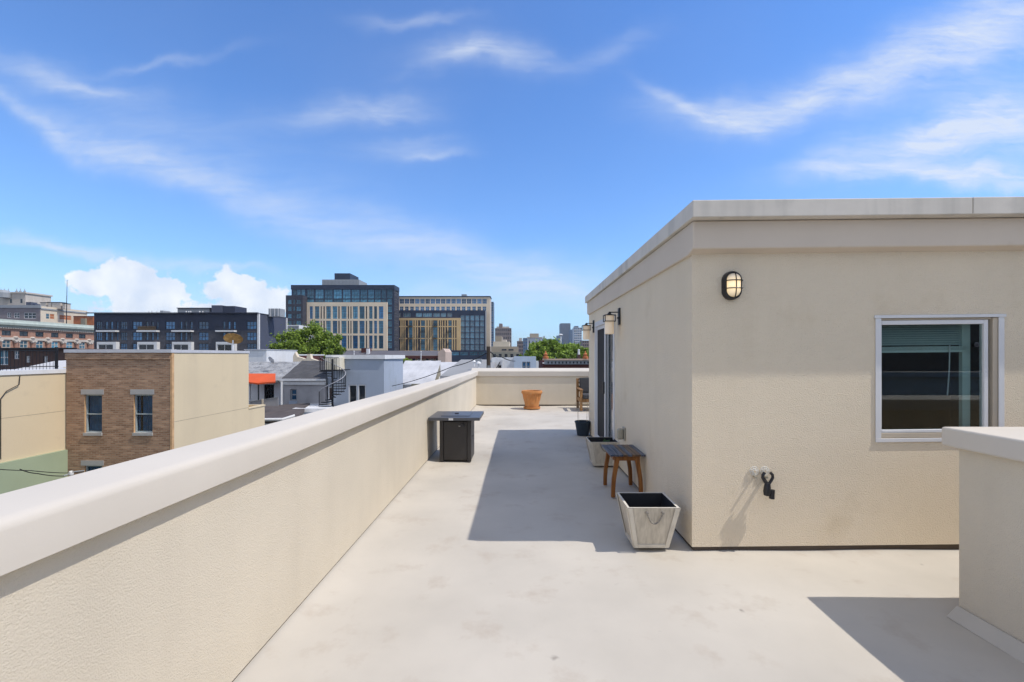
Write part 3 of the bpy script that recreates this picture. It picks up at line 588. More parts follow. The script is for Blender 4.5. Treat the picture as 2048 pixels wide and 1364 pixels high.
# ================================================================== the city around the terrace
def near_mats():
    M['brick_tan'] = brick_mat('tan_brown_brick', (.265, .15, .093), (.43, .265, .17), (.36, .265, .19))
    M['brick_red'] = brick_mat('red_brick', (.27, .10, .06), (.36, .15, .09), (.30, .2, .15), .3, .1, .015)
    M['quoin'] = mat('orange_quoin', (.58, .36, .19), .9, .2, 5)
    M['stucco_tan'] = mat('tan_stucco', (.70, .575, .385), .95, .05, .25, stain=((.42, .34, .24), .5, .6, .4), streak=((.52, .43, .31), 1.2, .2), bump=(20, .2, .01))
    M['stucco_green'] = mat('green_render', (.36, .42, .28), .95, .08, .3, streak=((.22, .27, .17), 1.0, .5))
    M['sash_paint'] = mat('sash_paint', (.36, .42, .43), .5, .06, 3); M['joint'] = mat('joint_sealant', (.44, .37, .26), .9)
    M['stone_grey'] = mat('grey_stone', (.40, .39, .375), .85, .06, 3)
    M['white_paint'] = mat('white_paint', (.72, .72, .72), .6, .05, 1, streak=((.5, .5, .5), 3, .3))
    M['roof_white'] = mat('silver_roof', (.50, .50, .51), .85, .12, .5, stain=((.3, .3, .3), 1.2, .58, .5))
    M['roof_lump'] = mat('patched_roof', (.34, .34, .34), .9, .2, 1.0, bump=(1.6, 1.0, .5), stain=((.16, .16, .17), 1.4, .5, .6))
    M['shingle'] = mat('dark_shingle', (.075, .073, .075), .95, .2, 1.5, bump=(3, .5, .05), stain=((.12, .115, .11), 1.0, .55, .6))
    M['blue_render'] = mat('blue_grey_render', (.37, .42, .50), .9, .06, .4, stain=((.30, .35, .38), .5, .52, .6), streak=((.32, .36, .42), 1.5, .4))
    M['grey_render'] = mat('grey_render', (.40, .39, .40), .9, .1, .8, stain=((.29, .28, .28), 1.2, .52, .6))
    M['olive_render'] = mat('olive_render', (.29, .265, .20), .9, .1, .8)
    M['awning'] = mat('orange_awning', (.62, .10, .03), .8, .08, 1.5)
    M['iron'] = mat('black_iron', (.015, .016, .02), .5, .2, 5)
    M['glass_dark'] = glass_far('dark_window', (.018, .022, .028), .08, .5)
    M['glass_blue'] = glass_far('blue_window', (.04, .14, .28), .08, .7)
    M['glass_teal'] = glass_far('teal_window', (.06, .18, .26), .1, .8)
    M['navy'] = mat('navy_cladding', (.035, .042, .068), .7, .1, .2)
    M['navy_side'] = mat('navy_side_cladding', (.075, .085, .12), .75, .05, .1)
    M['charcoal_brick'] = mat('charcoal_brick', (.075, .075, .088), .85, .18, 1.2)
    M['roof_grey'] = mat('flat_roof', (.28, .28, .28), .9, .1, .2)
    M['cream_panel'] = mat('cream_panel', (.77, .64, .48), .8, .06, .2)
    M['ochre_panel'] = mat('ochre_panel', (.68, .48, .25), .8, .08, .2)
    M['dark_panel'] = mat('dark_panel', (.03, .043, .075), .6, .12, .3)
    M['umber_panel'] = mat('umber_panel', (.05, .052, .07), .7, .12, .3)
    M['mullion'] = mat('dark_mullion', (.04, .045, .055), .5, .1, 2)
    M['pale_mullion'] = mat('pale_mullion', (.42, .44, .46), .6, .05, 2)
    M['steel_grey'] = mat('steel_grey', (.30, .32, .34), .6, .08, 1)
    M['verdigris'] = mat('pale_green_cornice', (.40, .45, .40), .8, .08, .6, streak=((.28, .32, .28), .8, .4))
    M['limestone'] = mat('limestone', (.55, .49, .42), .85, .08, .5, streak=((.38, .33, .28), .8, .4))
    M['cream_wall'] = mat('cream_wall', (.66, .57, .44), .85, .05, .3)
    M['grey_brick_far'] = mat('grey_brick_wall', (.23, .20, .21), .9, .1, .4)
    M['orange_brick'] = mat('orange_brick', (.43, .15, .06), .9, .18, .5)
    M['maroon'] = mat('maroon_wall', (.10, .035, .03), .85, .15, .6)
    M['brown_wall'] = mat('brown_wall', (.10, .06, .05), .85, .15, .6)
    M['pole_wood'] = wood_mat('pole_wood', (.05, .038, .03), (.12, .09, .07), 'Z', 1, .9)
    M['cable'] = mat('cable', (.03, .03, .032), .7)
near_mats()
WM = {}
def win_mesh(wd, ht, nu, nv, fw, frame, glass, rec=.12, sash=0):
    """one window with its frame and panes: width along x, height along z, outer face set rec behind y = 0"""
    key = (round(wd, 2), round(ht, 2), nu, nv, fw, frame, glass, rec)
    if key in WM: return WM[key]
    b = MB(); y = rec
    b.add([(0,y+.03,0),(wd,y+.03,0),(wd,y+.03,ht),(0,y+.03,ht)], [(0,1,2,3)], 1)
    for i in range(nu+1): x = i*(wd-fw)/nu; b.box(x, x+fw, y-.03, y+.025, 0, ht)
    for j in range(nv+1): z = j*(ht-fw)/nv; b.box(.001, wd-.001, y-.028, y+.024, z, z+fw)
    me = bpy.data.meshes.new('window'); me.from_pydata([tuple(p) for p in b.v], [], b.f)
    me.materials.append(M[frame]); me.materials.append(M[glass])
    for p, i in zip(me.polygons, b.m): p.material_index = i
    me.update(); WM[key] = me; return me
def facade(t, origin, rz, u0, u1, v0, v1, holes, wallmat, depth=.3, style=None, name='wall', wname='window', cap=100):
    """a wall of thing t with a window part in every opening; u, v are metres in the wall's own plane"""
    T = frame_T(origin, rz); b = MB(T); b.wall(u0, u1, v0, v1, [h[:4] for h in holes], depth); o = b.build(name, M[wallmat], t)
    style = style or dict(nu=2, nv=2, fw=.08, frame='mullion', glass='glass_blue')
    for h in holes:
        st = dict(style); 
        if len(h) > 4: st.update(h[4])
        me = win_mesh(h[1]-h[0], h[3]-h[2], st['nu'], st['nv'], st['fw'], st['frame'], st['glass'], min(depth-.04, st.get('rec', .14)))
        place(me, wname, t, T @ Vector((h[0], 0, h[2])), rz)
    return o
def shell(t, x0, x1, y0, y1, z0, z1, wallmat, roofmat, skip=(), lip=.3, capmat=None, name='wall', ov=.0):
    """plain walls on the sides not in skip, flat roof sunk by lip, coping round it"""
    b = MB()
    if 'F' not in skip: b.add([(x0,y0,z0),(x1,y0,z0),(x1,y0,z1),(x0,y0,z1)], [(0,1,2,3)])
    if 'R' not in skip: b.add([(x1,y0,z0),(x1,y1,z0),(x1,y1,z1),(x1,y0,z1)], [(0,1,2,3)])
    if 'L' not in skip: b.add([(x0,y0,z0),(x0,y1,z0),(x0,y1,z1),(x0,y0,z1)], [(3,2,1,0)])
    b.add([(x0,y1,z0),(x1,y1,z0),(x1,y1,z1),(x0,y1,z1)], [(3,2,1,0)])
    b.build(name, M[wallmat], t)
    r = MB(); r.add([(x0+.01,y0+.01,z1-lip),(x1-.01,y0+.01,z1-lip),(x1-.01,y1-.01,z1-lip),(x0+.01,y1-.01,z1-lip)], [(0,1,2,3)]); r.build('roof', M[roofmat], t)
    if capmat:
        w_, h_ = .25+ov, .18; c = MB()
        c.box(x0-ov, x1+ov, y0-ov, y0+.25, z1+.002, z1+h_); c.box(x0-ov, x1+ov, y1-.25, y1+ov, z1+.002, z1+h_); c.box(x0-ov, x0+.25, y0+.2505, y1-.2505, z1+.002, z1+h_); c.box(x1-.25, x1+ov, y0+.2505, y1-.2505, z1+.002, z1+h_); c.build('coping', M[capmat], t)
def pxh(D, l, x0=0.0):                            # openings given as photo pixels on a front at distance D -> metres
    return [(PX(a, D)-x0, PX(b, D)-x0, PZ(d, D), PZ(c, D), *rest) for a, b, c, d, *rest in l]
# ---- the brown brick row house across the street
def brick_house():
    D = 18.0; x0, x1 = -17.74, -13.6; zt = 1.66; t = thing('brick_house', 'brown brick row house with beige stucco side and two curtained sash windows', 'house', (x1, D, GZ))
    wins = []
    for k in range(3):
        dz = -2.78*k
        for a, b in ((169, 204), (267.5, 305)): wins.append((PX(a, D), PX(b, D), PZ(868, D)+dz, PZ(789, D)+dz))
    b = MB(Matrix.Translation((0, D, 0))); b.wall(x0, x1-.06, GZ, zt, wins, .16, 0, 1); b.box(x0, x1-.06, -.05, -.001, zt-.25, zt-.03); b.build('wall', [M['brick_tan'], M['quoin']], t)
    MB().box(x1-.06, x1+.012, D-.012, D+.10, GZ, zt).build('corner_strip', M['quoin'], t)
    s = MB(); yb, ye = 23.1, 24.55; zl = PZ(818, yb)
    s.add([(x1,D+.1,GZ),(x1,yb,GZ),(x1,yb,zt),(x1,D+.1,zt)], [(0,1,2,3)]); s.add([(x1,yb,GZ),(x1,ye,GZ),(x1,ye,zl),(x1,yb,zl)], [(0,1,2,3)])
    s.add([(x1,yb,zl),(x0,yb,zl),(x0,yb,zt),(x1,yb,zt)], [(0,1,2,3)]); s.add([(x1,ye,GZ),(x0,ye,GZ),(x0,ye,zl),(x1,ye,zl)], [(0,1,2,3)]); s.add([(x0,yb,zl-.1),(x1,yb,zl-.1),(x1,ye,zl-.1),(x0,ye,zl-.1)], [(0,1,2,3)])
    s.add([(x0,D+.1,GZ),(x0,ye,GZ),(x0,yb,zt),(x0,D+.1,zt)], [(3,2,1,0)])
    s.build('side_wall', M['stucco_tan'], t)
    MB().box(x1-.01, x1+.003, D+.101, yb-.001, PZ(845, D), PZ(844, D)).build('control_joint', M['joint'], t)
    c = MB(); c.box(x0-.02, x1+.03, D-.08, D+.2, zt+.002, zt+.13); c.box(x1-.2, x1+.03, D+.2005, yb+.03, zt+.002, zt+.12); c.box(x0, x1-.2005, yb-.2, yb+.03, zt+.002, zt+.12); c.build('coping', M['stone_grey2'], t)
    k = MB(); k.box(x1-.15, x1+.03, yb+.001, ye+.02, zl+.001, zl+.07); k.box(x0, x1-.1505, ye-.12, ye+.02, zl+.001, zl+.07); k.build('ledge', M['stucco_tan'], t)
    MB().add([(x0,D+.2,zt-.2),(x1-.2,D+.2,zt-.2),(x1-.2,yb,zt-.2),(x0,yb,zt-.2)], [(0,1,2,3)]).build('roof', M['roof_white'], t)
    cur = mat('curtain', (.035, .12, .20), .9, .3, 4); nit = 0
    for a, bq, c0, c1 in wins:
        fr = MB(); y = D+.07
        fr.box(a, a+.045, y, y+.07, c0+.05, c1); fr.box(bq-.045, bq, y, y+.07, c0+.05, c1); fr.box(a+.0455, bq-.0455, y, y+.07, c1-.05, c1); fr.box(a+.0455, bq-.0455, y-.01, y+.06, (c0+c1)/2-.02, (c0+c1)/2+.02); fr.box(a+.0455, bq-.0455, y, y+.07, c0+.051, c0+.1)
        w_ = fr.build('window', M['sash_paint'], t)
        MB().add([(a+.04,y+.05,c0+.09),(bq-.04,y+.05,c0+.09),(bq-.04,y+.05,c1-.04),(a+.04,y+.05,c1-.04)], [(0,1,2,3)]).build('pane', M['glass_clear_house'], w_)
        q = MB(); n = 14
        for i in range(n):
            xa, xb = a+.05+(bq-a-.1)*i/n, a+.05+(bq-a-.1)*(i+1)/n
            if i in (2, 3) and nit == 1: continue
            q.add([(xa,y+.10+.03*(i % 2),c0+.1),(xb,y+.10+.03*((i+1) % 2),c0+.1),(xb,y+.10+.03*((i+1) % 2),c1-.05),(xa,y+.10+.03*(i % 2),c1-.05)], [(0,1,2,3)])
        q.build('curtain', cur, w_); nit += 1
        MB().box(a-.13, bq+.07, D-.015, D+.12, c1+.002, c1+.20).build('lintel', M['stone_grey'], t)
        MB().box(a-.02, bq+.02, D-.05, D+.12, c0-.06, c0+.05).build('sill', M['stone_grey'], t)
        MB().add([(a-.1,D+.5,c0),(bq+.1,D+.5,c0),(bq+.1,D+.5,c1),(a-.1,D+.5,c1)], [(0,1,2,3)]).build('room_back', M['room'], w_)
M['stone_grey2'] = mat('painted_coping', (.55, .55, .58), .7, .05, 2, streak=((.4, .4, .42), 4, .3))
M['glass_clear_house'] = glass_clear('sash_glass', (.5, .72, .82), 1.38)
brick_house()
def dish(name, loc, r, rz, tilt, m, label, post=.3):
    t = thing(name, label, 'satellite dish', loc)
    T = Matrix.Translation(Vector(loc)+Vector((0, 0, post+r*.5))) @ Matrix.Rotation(rz, 4, 'Z') @ Matrix.Rotation(tilt, 4, 'X')
    b = MB(T); n = 5; prof = [(r*i/n, .22*r*(i/n)**2) for i in range(n+1)]; b.lathe(prof+[(r*.985, .22*r+.012)]+[(r*i/n, .22*r*(i/n)**2+.02) for i in range(n-1, -1, -1)], seg=24); b.build('reflector', m, t, smooth=True)
    a = MB(T); a.tube([(0,-r*.9,.2*r),(0,-r*.5,r*.75),(0,-.05,r*.9)], .018, 6); a.build('feed_arm', M['steel_grey'], t)
    p = MB(); x, y, z = loc; p.tube([(x,y,z),(x,y,z+post+r*.5)], .035, 8); p.build('mast', M['white_paint'], t)
M['rust_dish'] = mat('rusty_dish', (.40, .23, .07), .8, .35, 5, stain=((.20, .12, .05), 8, .5, .6))
dish('satellite_dish', (PX(466, 22.6), 22.6, PZ(697, 22.6)-.1), .42, R(200), R(36), M['rust_dish'], 'rusty yellow satellite dish on the roof edge of the brick house')
# ---- the tan and green house to the left, with the fenced roof
def tan_house():
    x1 = -17.78; ye = 27.0; zt = .87; t = thing('stucco_house', 'tan stucco house with white coping and fenced roof beside the brick house', 'house', (x1, 14, GZ))
    b = MB(); b.add([(x1,4,-2.13),(x1,ye,-2.13),(x1,ye,zt),(x1,4,zt)], [(0,1,2,3)]); b.add([(x1-9,4,GZ),(x1,4,GZ),(x1,4,zt),(x1-9,4,zt)], [(0,1,2,3)]); b.add([(x1-9,ye,GZ),(x1,ye,GZ),(x1,ye,zt),(x1-9,ye,zt)], [(3,2,1,0)]); b.build('wall', M['stucco_tan'], t)
    MB().add([(x1-9,4,zt-.05),(x1,4,zt-.05),(x1,ye,zt-.05),(x1-9,ye,zt-.05)], [(0,1,2,3)]).build('roof', M['roof_white'], t)
    c = MB(); c.box(x1-.22, x1+.04, 4, ye, zt+.002, zt+.15); c.build('coping', M['white_paint'], t)
    s = MB(); s.add([(x1-3.2,13.0,zt+.01),(x1-.3,13.0,zt+.01),(x1-.3,16.4,zt+.2),(x1-3.2,16.4,zt+.2)], [(0,1,2,3),(3,2,1,0)]); s.build('roof_panel', M['navy'], t)
    pipe = MB(); pipe.tube([(x1+.02,16.35,zt-.05),(x1+.05,16.3,zt-.35),(x1+.05,15.9,zt-.55),(x1+.05,15.72,zt-.8),(x1+.05,15.72,-2.0)], .014, 6); pipe.build('conduit', M['iron'], t)
    MB().box(x1-.01, x1+.003, 4, ye, -.62, -.60).build('control_joint', M['joint'], t)
    g = MB(); g.box(x1-8, x1+.10, 4, ye, GZ, -2.135); g2 = g.build('green_lower_wall', M['stucco_green'], t)
tan_house()
def roof_fence():
    x, z = -17.95, 1.03; t = thing('roof_fence', 'black iron railing along the roof edge of the tan house', 'railing', (x, 15, z))
    r = MB(); r.box(x-.02, x+.02, 10, 17.9, z+.09, z+.12); r.box(x-.02, x+.02, 10, 17.9, z+.68, z+.72); r.build('rails', M['iron'], t)
    me = None
    for k in range(64):
        y = 10.05+k*.1235
        if k % 16 == 15: MB().box(x-.035, x+.035, y-.035, y+.035, z, z+.85).build('post', M['iron'], t)
        elif me is None: o = MB(Matrix.Translation((x, y, z))).box(-.005, .005, -.005, .005, .0, .75).build('baluster', M['iron'], t, origin=(x, y, z)); me = o.data
        else: place(me, 'baluster', t, (x, y, z))
roof_fence()
def dark_house():
    D = 46.0; x0, x1 = PX(-60, D), PX(150, D); t = thing('dark_house', 'dark brown house with arched pale window behind the iron roof railing', 'house', ((x0+x1)/2, D, GZ))
    facade(t, (0, D, 0), 0, x0, x1, GZ, PZ(697, D), pxh(D, [(-4, 16, 700, 730), (27, 38, 701, 718), (51, 60, 712, 725), (87, 95, 712, 725)]), 'brown_wall', .2, dict(nu=2, nv=2, fw=.09, frame='white_paint', glass='glass_teal'))
    shell(t, x0, x1, D+.001, D+9, GZ, PZ(697, D), 'brown_wall', 'roof_grey', ('F',))
    MB().box(x0-.2, x1+.2, D-.35, D-.002, PZ(698, D), PZ(695.4, D)).build('cornice', M['iron'], t)
dark_house()
def white_tarp_roof():
    D = 30.0; t = thing('metal_roof', 'low white hipped metal roof seen through the iron railing', 'roof', (PX(95, D), D, 0)); b = MB()
    x0, x1, x2 = PX(18, D), PX(62, D), PX(160, D); z0, z1 = PZ(741, D), PZ(722, D)
    b.add([(x0,D,z0),(x2,D,z0),(x2,D+4,z0),(x0,D+4,z0),(x1,D+1.6,z1),(x2,D+1.6,z1+.1)], [(0,1,5,4),(1,2,5),(2,3,4,5),(3,0,4)]); b.box(x0, x2, D+.02, D+4, GZ, z0-.004); b.build('roof', M['roof_white'], t)
white_tarp_roof()
# ---- roofs and rear houses beyond the brick house
def slope_house(name, label, D, pxl, pxr, eave, ridge, run, wallmat, roofmat, holes=(), style=None, gutter=True, shift=0.0, low=GZ):
    x0, x1 = PX(pxl, D), PX(pxr, D); ze, zr = PZ(eave, D), PZ(ridge, D+run); t = thing(name, label, 'house', ((x0+x1)/2, D, GZ))
    facade(t, (0, D, 0), 0, x0, x1, low, ze, pxh(D, holes), wallmat, .2, style)
    b = MB(); b.add([(x1,D,low),(x1,D+run,low),(x1+shift,D+run,zr-.05),(x1,D,ze)], [(0,1,2,3)]); b.add([(x0,D,low),(x0,D+run,low),(x0+shift,D+run,zr-.05),(x0,D,ze)], [(3,2,1,0)]); b.add([(x0,D+run,low),(x1,D+run,low),(x1+shift,D+run,zr-.05),(x0,D+run,zr-.05)], [(3,2,1,0)]); b.build('side_wall', M[wallmat], t)
    r = MB(); n = 10; vs = []
    for j in range(n+1):
        for i in range(n+1): fx, fy = i/n, j/n; vs.append((x0-.1+(x1-x0+.2)*fx+shift*fy, D-.2+(run+.2)*fy, ze+.03+(zr-ze)*fy+.02*math.sin(i*2.1+j*1.3)))
    m_ = (n+1)*(n+1); vs += [(x0-.1,D-.2,ze-.09),(x1+.1,D-.2,ze-.09)]
    r.add(vs, [(j*(n+1)+i, j*(n+1)+i+1, (j+1)*(n+1)+i+1, (j+1)*(n+1)+i) for j in range(n) for i in range(n)]+[(m_, m_+1, n, 0)]); r.build('roof', M[roofmat], t)
    if gutter: g_ = MB(); g_.box(x0-.1, x1+.1, D-.34, D-.21, ze-.09, ze+.06); g_.box(x0, x1, D-.16, D-.01, ze-.38, ze-.14); g_.build('gutter', M['white_paint'], t)
    return t
sash = dict(nu=1, nv=2, fw=.09, frame='steel_grey', glass='glass_blue')
t1 = slope_house('grey_house', 'grey rendered house with dark shingle lean-to roof and white gutter', 34.0, 567, 652, 759, 722, 5.0, 'grey_render', 'shingle', [(580, 593.5, 778, 801)], sash, low=PZ(815, 34), shift=-.9)
MB().box(PX(578.5, 34), PX(594, 34), 33.94, 33.99, PZ(813, 34), PZ(801.5, 34)).build('apron_panel', M['blue_render'], t1)
d_ = MB(); d_.tube([(PX(563, 33.6), 33.6, PZ(763, 33.6)), (PX(563, 33.6), 33.6, PZ(811, 33.6)), (PX(560, 33), 33, PZ(815, 33)), (PX(531, 31), 31, PZ(823, 31))], .07, 8); d_.build('downpipe', M['white_paint'], t1)
t2 = slope_house('awning_house', 'white house with patched grey roof and an orange awning over its door', 36.5, 425, 572, 762, 724, 6.0, 'white_paint', 'roof_lump', [(528, 548, 769, 800, dict(frame='iron', glass='glass_dark', nu=3, nv=3)), (500, 501.5, 766, 800)], sash, gutter=False, low=PZ(812, 36.5), shift=-1.5)
a_ = MB(); D_ = 36.4; a_.add([(PX(488, D_), D_, PZ(747, D_)), (PX(551, D_), D_, PZ(747, D_)), (PX(551, 34.8), 34.8, PZ(763, 34.8)), (PX(514, 34.6), 34.6, PZ(766, 34.6)), (PX(488, 34.8), 34.8, PZ(763, 34.8)), (PX(551, 34.8), 34.8, PZ(766, 34.8)), (PX(514, 34.6), 34.6, PZ(769, 34.6)), (PX(488, 34.8), 34.8, PZ(766, 34.8))], [(0,4,3,2,1),(4,7,6,3),(3,6,5,2)]); a_.build('awning', M['awning'], t2)
p_ = MB(); p_.tube([(PX(517, 34.7), 34.7, PZ(768, 34.7)), (PX(517, 34.7), 34.7, PZ(805, 34.7))], .05, 8); p_.build('awning_post', M['iron'], t2)
def deck_fence():
    D = 29.5; t = thing('deck_fence', 'weathered grey slatted fence below the orange awning', 'fence', (PX(530, D), D, PZ(800, D)))
    n = 26; x0, x1 = PX(499, D), PX(557, D)
    b = MB()
    for i in range(n): xa = x0+(x1-x0)*i/n; b.box(xa, xa+(x1-x0)/n-.02, D, D+.03, PZ(812, D), PZ(803-8*i/n, D))
    b.build('slats', M['grey_render'], t); r = MB(); r.prism([(x0, PZ(804, D)), (x1, PZ(795, D)), (x1, PZ(794, D)), (x0, PZ(802.5, D))], D-.03, D+.06, 'y'); r.build('top_rail', M['steel_grey'], t)
    MB().box(PX(524.5, D), PX(527.5, D), D-.08, D-.031, PZ(815, D), PZ(798, D)).build('post', M['cream_wall'], t)
deck_fence()
def low_roof():
    t = thing('low_roof', 'brown shingled low roof with white gutters below the awning house', 'roof', (PX(560, 28), 28, 0)); b = MB()
    a = [P(528, 838, 26.0), P(590, 836, 26.0), P(620, 806, 33.0), P(520, 812, 33.0)]
    b.add([tuple(p) for p in a]+[tuple(p-Vector((0, 0, .25))) for p in a], [(0,1,2,3),(0,4,5,1),(1,5,6,2),(2,6,7,3),(3,7,4,0)]); x0, x1 = PX(528, 26), PX(590, 26); b.build('roof', M['shingle_brown'], t)
    b2 = MB(); b2.box(x0, x1, 26.02, 32, GZ, PZ(838, 26)-.26); b2.build('wall', M['white_paint'], t)
    g_ = MB(); g_.tube([tuple(P(528, 839.5, 25.9)), tuple(P(566, 839, 25.9)), tuple(P(590, 831.5, 26.2))], .09, 8); g_.build('gutter', M['white_paint'], t)
M['shingle_brown'] = mat('brown_shingle', (.095, .08, .075), .95, .2, 1.5, stain=((.14, .12, .11), 1.2, .55, .5))
low_roof()
def blue_house():
    D = 34.2; x0, xm = PX(655, D), PX(768, D); z1 = PZ(718, D); t = thing('blue_house', 'flat roofed blue grey house with white french doors and white parapet cap', 'house', ((x0+xm)/2, D, GZ))
    dz = -.5
    st = dict(nu=1, nv=1, fw=.085, frame='white_paint', glass='glass_dark', rec=.06)
    facade(t, (0, D, 0), 0, x0, xm, GZ, z1, pxh(D, [(697, 714.5, 769, 812), (715.5, 732, 769, 812), (634+22, 645+22, 773, 803, dict(glass='brown_wall'))]), 'blue_render', .18, st, wname='french_door')
    x2, y2 = PX(806, 39.5), 39.5                  # the right wall turns away in the sun
    b = MB(); b.add([(xm,D,GZ),(x2,y2,GZ),(x2,y2,z1),(xm,D,z1)], [(0,1,2,3)]); b.add([(x0,D,GZ),(x0,y2,GZ),(x0,y2,z1),(x0,D,z1)], [(3,2,1,0)]); b.add([(x0,y2,GZ),(x2,y2,GZ),(x2,y2,z1),(x0,y2,z1)], [(3,2,1,0)]); b.build('side_wall', M['blue_render'], t)
    c = MB(); h = .30
    c.add([(x0-.1,D-.12,z1+.002),(xm+.1,D-.12,z1+.002),(x2+.15,y2,z1+.002),(x2+.15,y2+.1,z1+.002),(x0-.1,y2+.1,z1+.002)]+[(x0-.1,D-.12,z1+h),(xm+.1,D-.12,z1+h),(x2+.15,y2,z1+h),(x2+.15,y2+.1,z1+h),(x0-.1,y2+.1,z1+h)], [(0,1,6,5),(1,2,7,6),(2,3,8,7),(3,4,9,8),(4,0,5,9),(5,6,7,8,9),(4,3,2,1,0)]); c.build('coping', M['white_paint'], t)
    q = MB(); xs = x0+(xm-x0)*.0; q.tube([(PX(786.5, 36.8), 36.5, PZ(722, 36.8)), (PX(786.5, 36.8), 36.5, PZ(800, 36.8))], .02, 5); q.build('conduit', M['steel_grey'], t)
    MB().box(PX(653, 33), PX(677, 33), 32.8, 34.19, PZ(739, 33), PZ(715, 33)).build('stair_hatch', M['cream_hatch'], t)
    p2 = MB(); xa, xb = PX(585, 30), PX(672, 30); p2.box(xa, xb, 30, 30.25, PZ(824, 30), PZ(817, 30)); p2.add([tuple(P(585, 817, 30)), tuple(P(665, 817, 30)), tuple(P(665, 803, 36)), tuple(P(636, 803, 36))], [(0,1,2,3)]); p2.build('terrace_coping', M['white_paint'], t)
    MB().box(xa+.1, xb, 30.05, 33, GZ, PZ(824, 30)-.002).build('terrace_wall', M['blue_render'], t)
M['cream_hatch'] = mat('cream_hatch', (.70, .65, .52), .7, .05, 2)
blue_house()
def spiral_stair():
    D = 31.8; cx, cy = PX(665, D), D; z0, z1 = PZ(812, D), PZ(742, D); t = thing('spiral_stair', 'black iron spiral staircase with pale curved handrail in front of the blue house', 'staircase', (cx, cy, z0))
    MB().tube([(cx,cy,z0-.3),(cx,cy,PZ(718, D))], .07, 10).build('pole', M['iron'], t)
    n = 15; r = .86; a0 = R(200); da = R(24); me = None; hr = []
    for k in range(n):
        z = z0+(z1-z0)*k/(n-1); a = a0+da*k
        b = MB(Matrix.Translation((cx, cy, z)) @ Matrix.Rotation(a, 4, 'Z'))
        if me is None:
            o = b.add([(.05,-.06,0),(r,-.17,0),(r,.17,0),(.05,.06,0),(.05,-.06,-.05),(r,-.17,-.05),(r,.17,-.05),(.05,.06,-.05)], [(0,1,2,3),(7,6,5,4),(0,4,5,1),(1,5,6,2),(2,6,7,3),(3,7,4,0)]).build('tread', M['iron'], t, origin=(cx, cy, z)); me = o.data; arot = a
        else: place(me, 'tread', t, (cx, cy, z), a-arot)
        hr.append((cx+r*math.cos(a), cy+r*math.sin(a), z+.95))
        for q in (0, .5): aa = a+da*q; zz = z+(z1-z0)/(n-1)*q; MB().tube([(cx+r*math.cos(aa), cy+r*math.sin(aa), zz), (cx+r*math.cos(aa), cy+r*math.sin(aa), zz+.94)], .016, 5).build('baluster', M['iron'], t)
    MB().tube(hr, .022, 7).build('handrail', M['rail_grey'], t, smooth=True)
    b = MB(); b.box(cx-.85, cx+.42, cy+.05, cy+2.2, z1, z1+.06); b.build('landing', M['iron'], t)
    f = MB()
    for k in range(10): x = cx-.84+k*.14; f.box(x, x+.02, cy+.03, cy+.05, z1+.06, z1+.9)
    f.box(cx-.85, cx+.42, cy+.02, cy+.06, z1+.9, z1+.94); f.build('landing_railing', M['iron'], t)
M['rail_grey'] = mat('grey_handrail', (.40, .40, .43), .5, .05, 4)
spiral_stair()
t3 = slope_house('white_roof_house', 'house with silver coated sloping roof and olive rear wall beyond the blue house', 40.0, 787, 866, 768, 722, 6.5, 'olive_render', 'roof_white', [(795, 812, 786, 800)], dict(nu=1, nv=1, fw=.1, frame='white_paint', glass='glass_dark'), shift=-.5)
MB().box(PX(826, 40), PX(842, 40), 39.4, 39.8, PZ(790, 40), PZ(767, 40)).build('chimney', M['olive_render'], t3)
MB().tube([(PX(784, 39.6), 39.6, PZ(758, 39.6)), (PX(784.5, 39.6), 39.6, PZ(800, 39.6))], .07, 6).build('downpipe', M['white_paint'], t3)
def flat_house(name, label, D, pxl, pxr, top, run, wallmat, roofmat, holes=(), style=None, capmat='white_paint', pitch=0.0, cat='house'):
    x0, x1 = PX(pxl, D), PX(pxr, D); z1 = PZ(top, D); t = thing(name, label, cat, ((x0+x1)/2, D, GZ))
    facade(t, (0, D, 0), 0, x0, x1, GZ, z1, pxh(D, holes), wallmat, .2, style); shell(t, x0, x1, D+.001, D+run, GZ, z1, wallmat, roofmat, ('F',), .12, capmat)
    return t
def pitch_roof(name, label, D, pxl, pxr, y0, y1, run, m):    # a wide low roof plane rising away from the eye
    x0, x1 = PX(pxl, D), PX(pxr, D); z0, z1 = PZ(y0, D), PZ(y1, D+run); t = thing(name, label, 'house', ((x0+x1)/2, D, GZ)); b = MB()
    b.add([(x0,D,z0),(x1,D,z0),(x1,D+run,z1),(x0,D+run,z1)], [(0,1,2,3)]); b.build('roof', M[m], t)
    c = MB(); c.add([(x0,D,GZ),(x1,D,GZ),(x1,D,z0-.01),(x0,D,z0-.01),(x0,D+run,GZ),(x1,D+run,GZ),(x1,D+run,z1-.01),(x0,D+run,z1-.01)], [(0,1,2,3),(1,5,6,2),(5,4,7,6),(4,0,3,7)]); c.build('wall', M['grey_render'], t); return t
pitch_roof('silver_roof_house', 'house with pale silver low roof behind the end of the left parapet', 44.0, 846, 905, 762, 724, 9.0, 'roof_white')
tg = pitch_roof('grey_roof_house', 'house with flat light grey roof and white vent beside the utility pole', 36.0, 880, 978, 752, 719, 13.0, 'roof_grey')
v_ = MB(); v_.lathe([(.06,0),(.06,.35),(.2,.35),(.22,.42),(.16,.55),(0,.6)], tuple(P(957, 737, 38)), 16); v_.build('roof_vent', M['white_paint'], tg, smooth=True)
v_ = MB(); v_.lathe([(.05,0),(.05,.4),(.16,.4),(.05,.6),(0,.6)], tuple(P(948, 733, 40)), 12); v_.build('roof_vent', M['white_paint'], tg, smooth=True)
MB().box(PX(951, 46), PX(963, 46), 46, 46.6, PZ(725, 46), PZ(718, 46)).build('skylight', M['steel_grey'], tg)
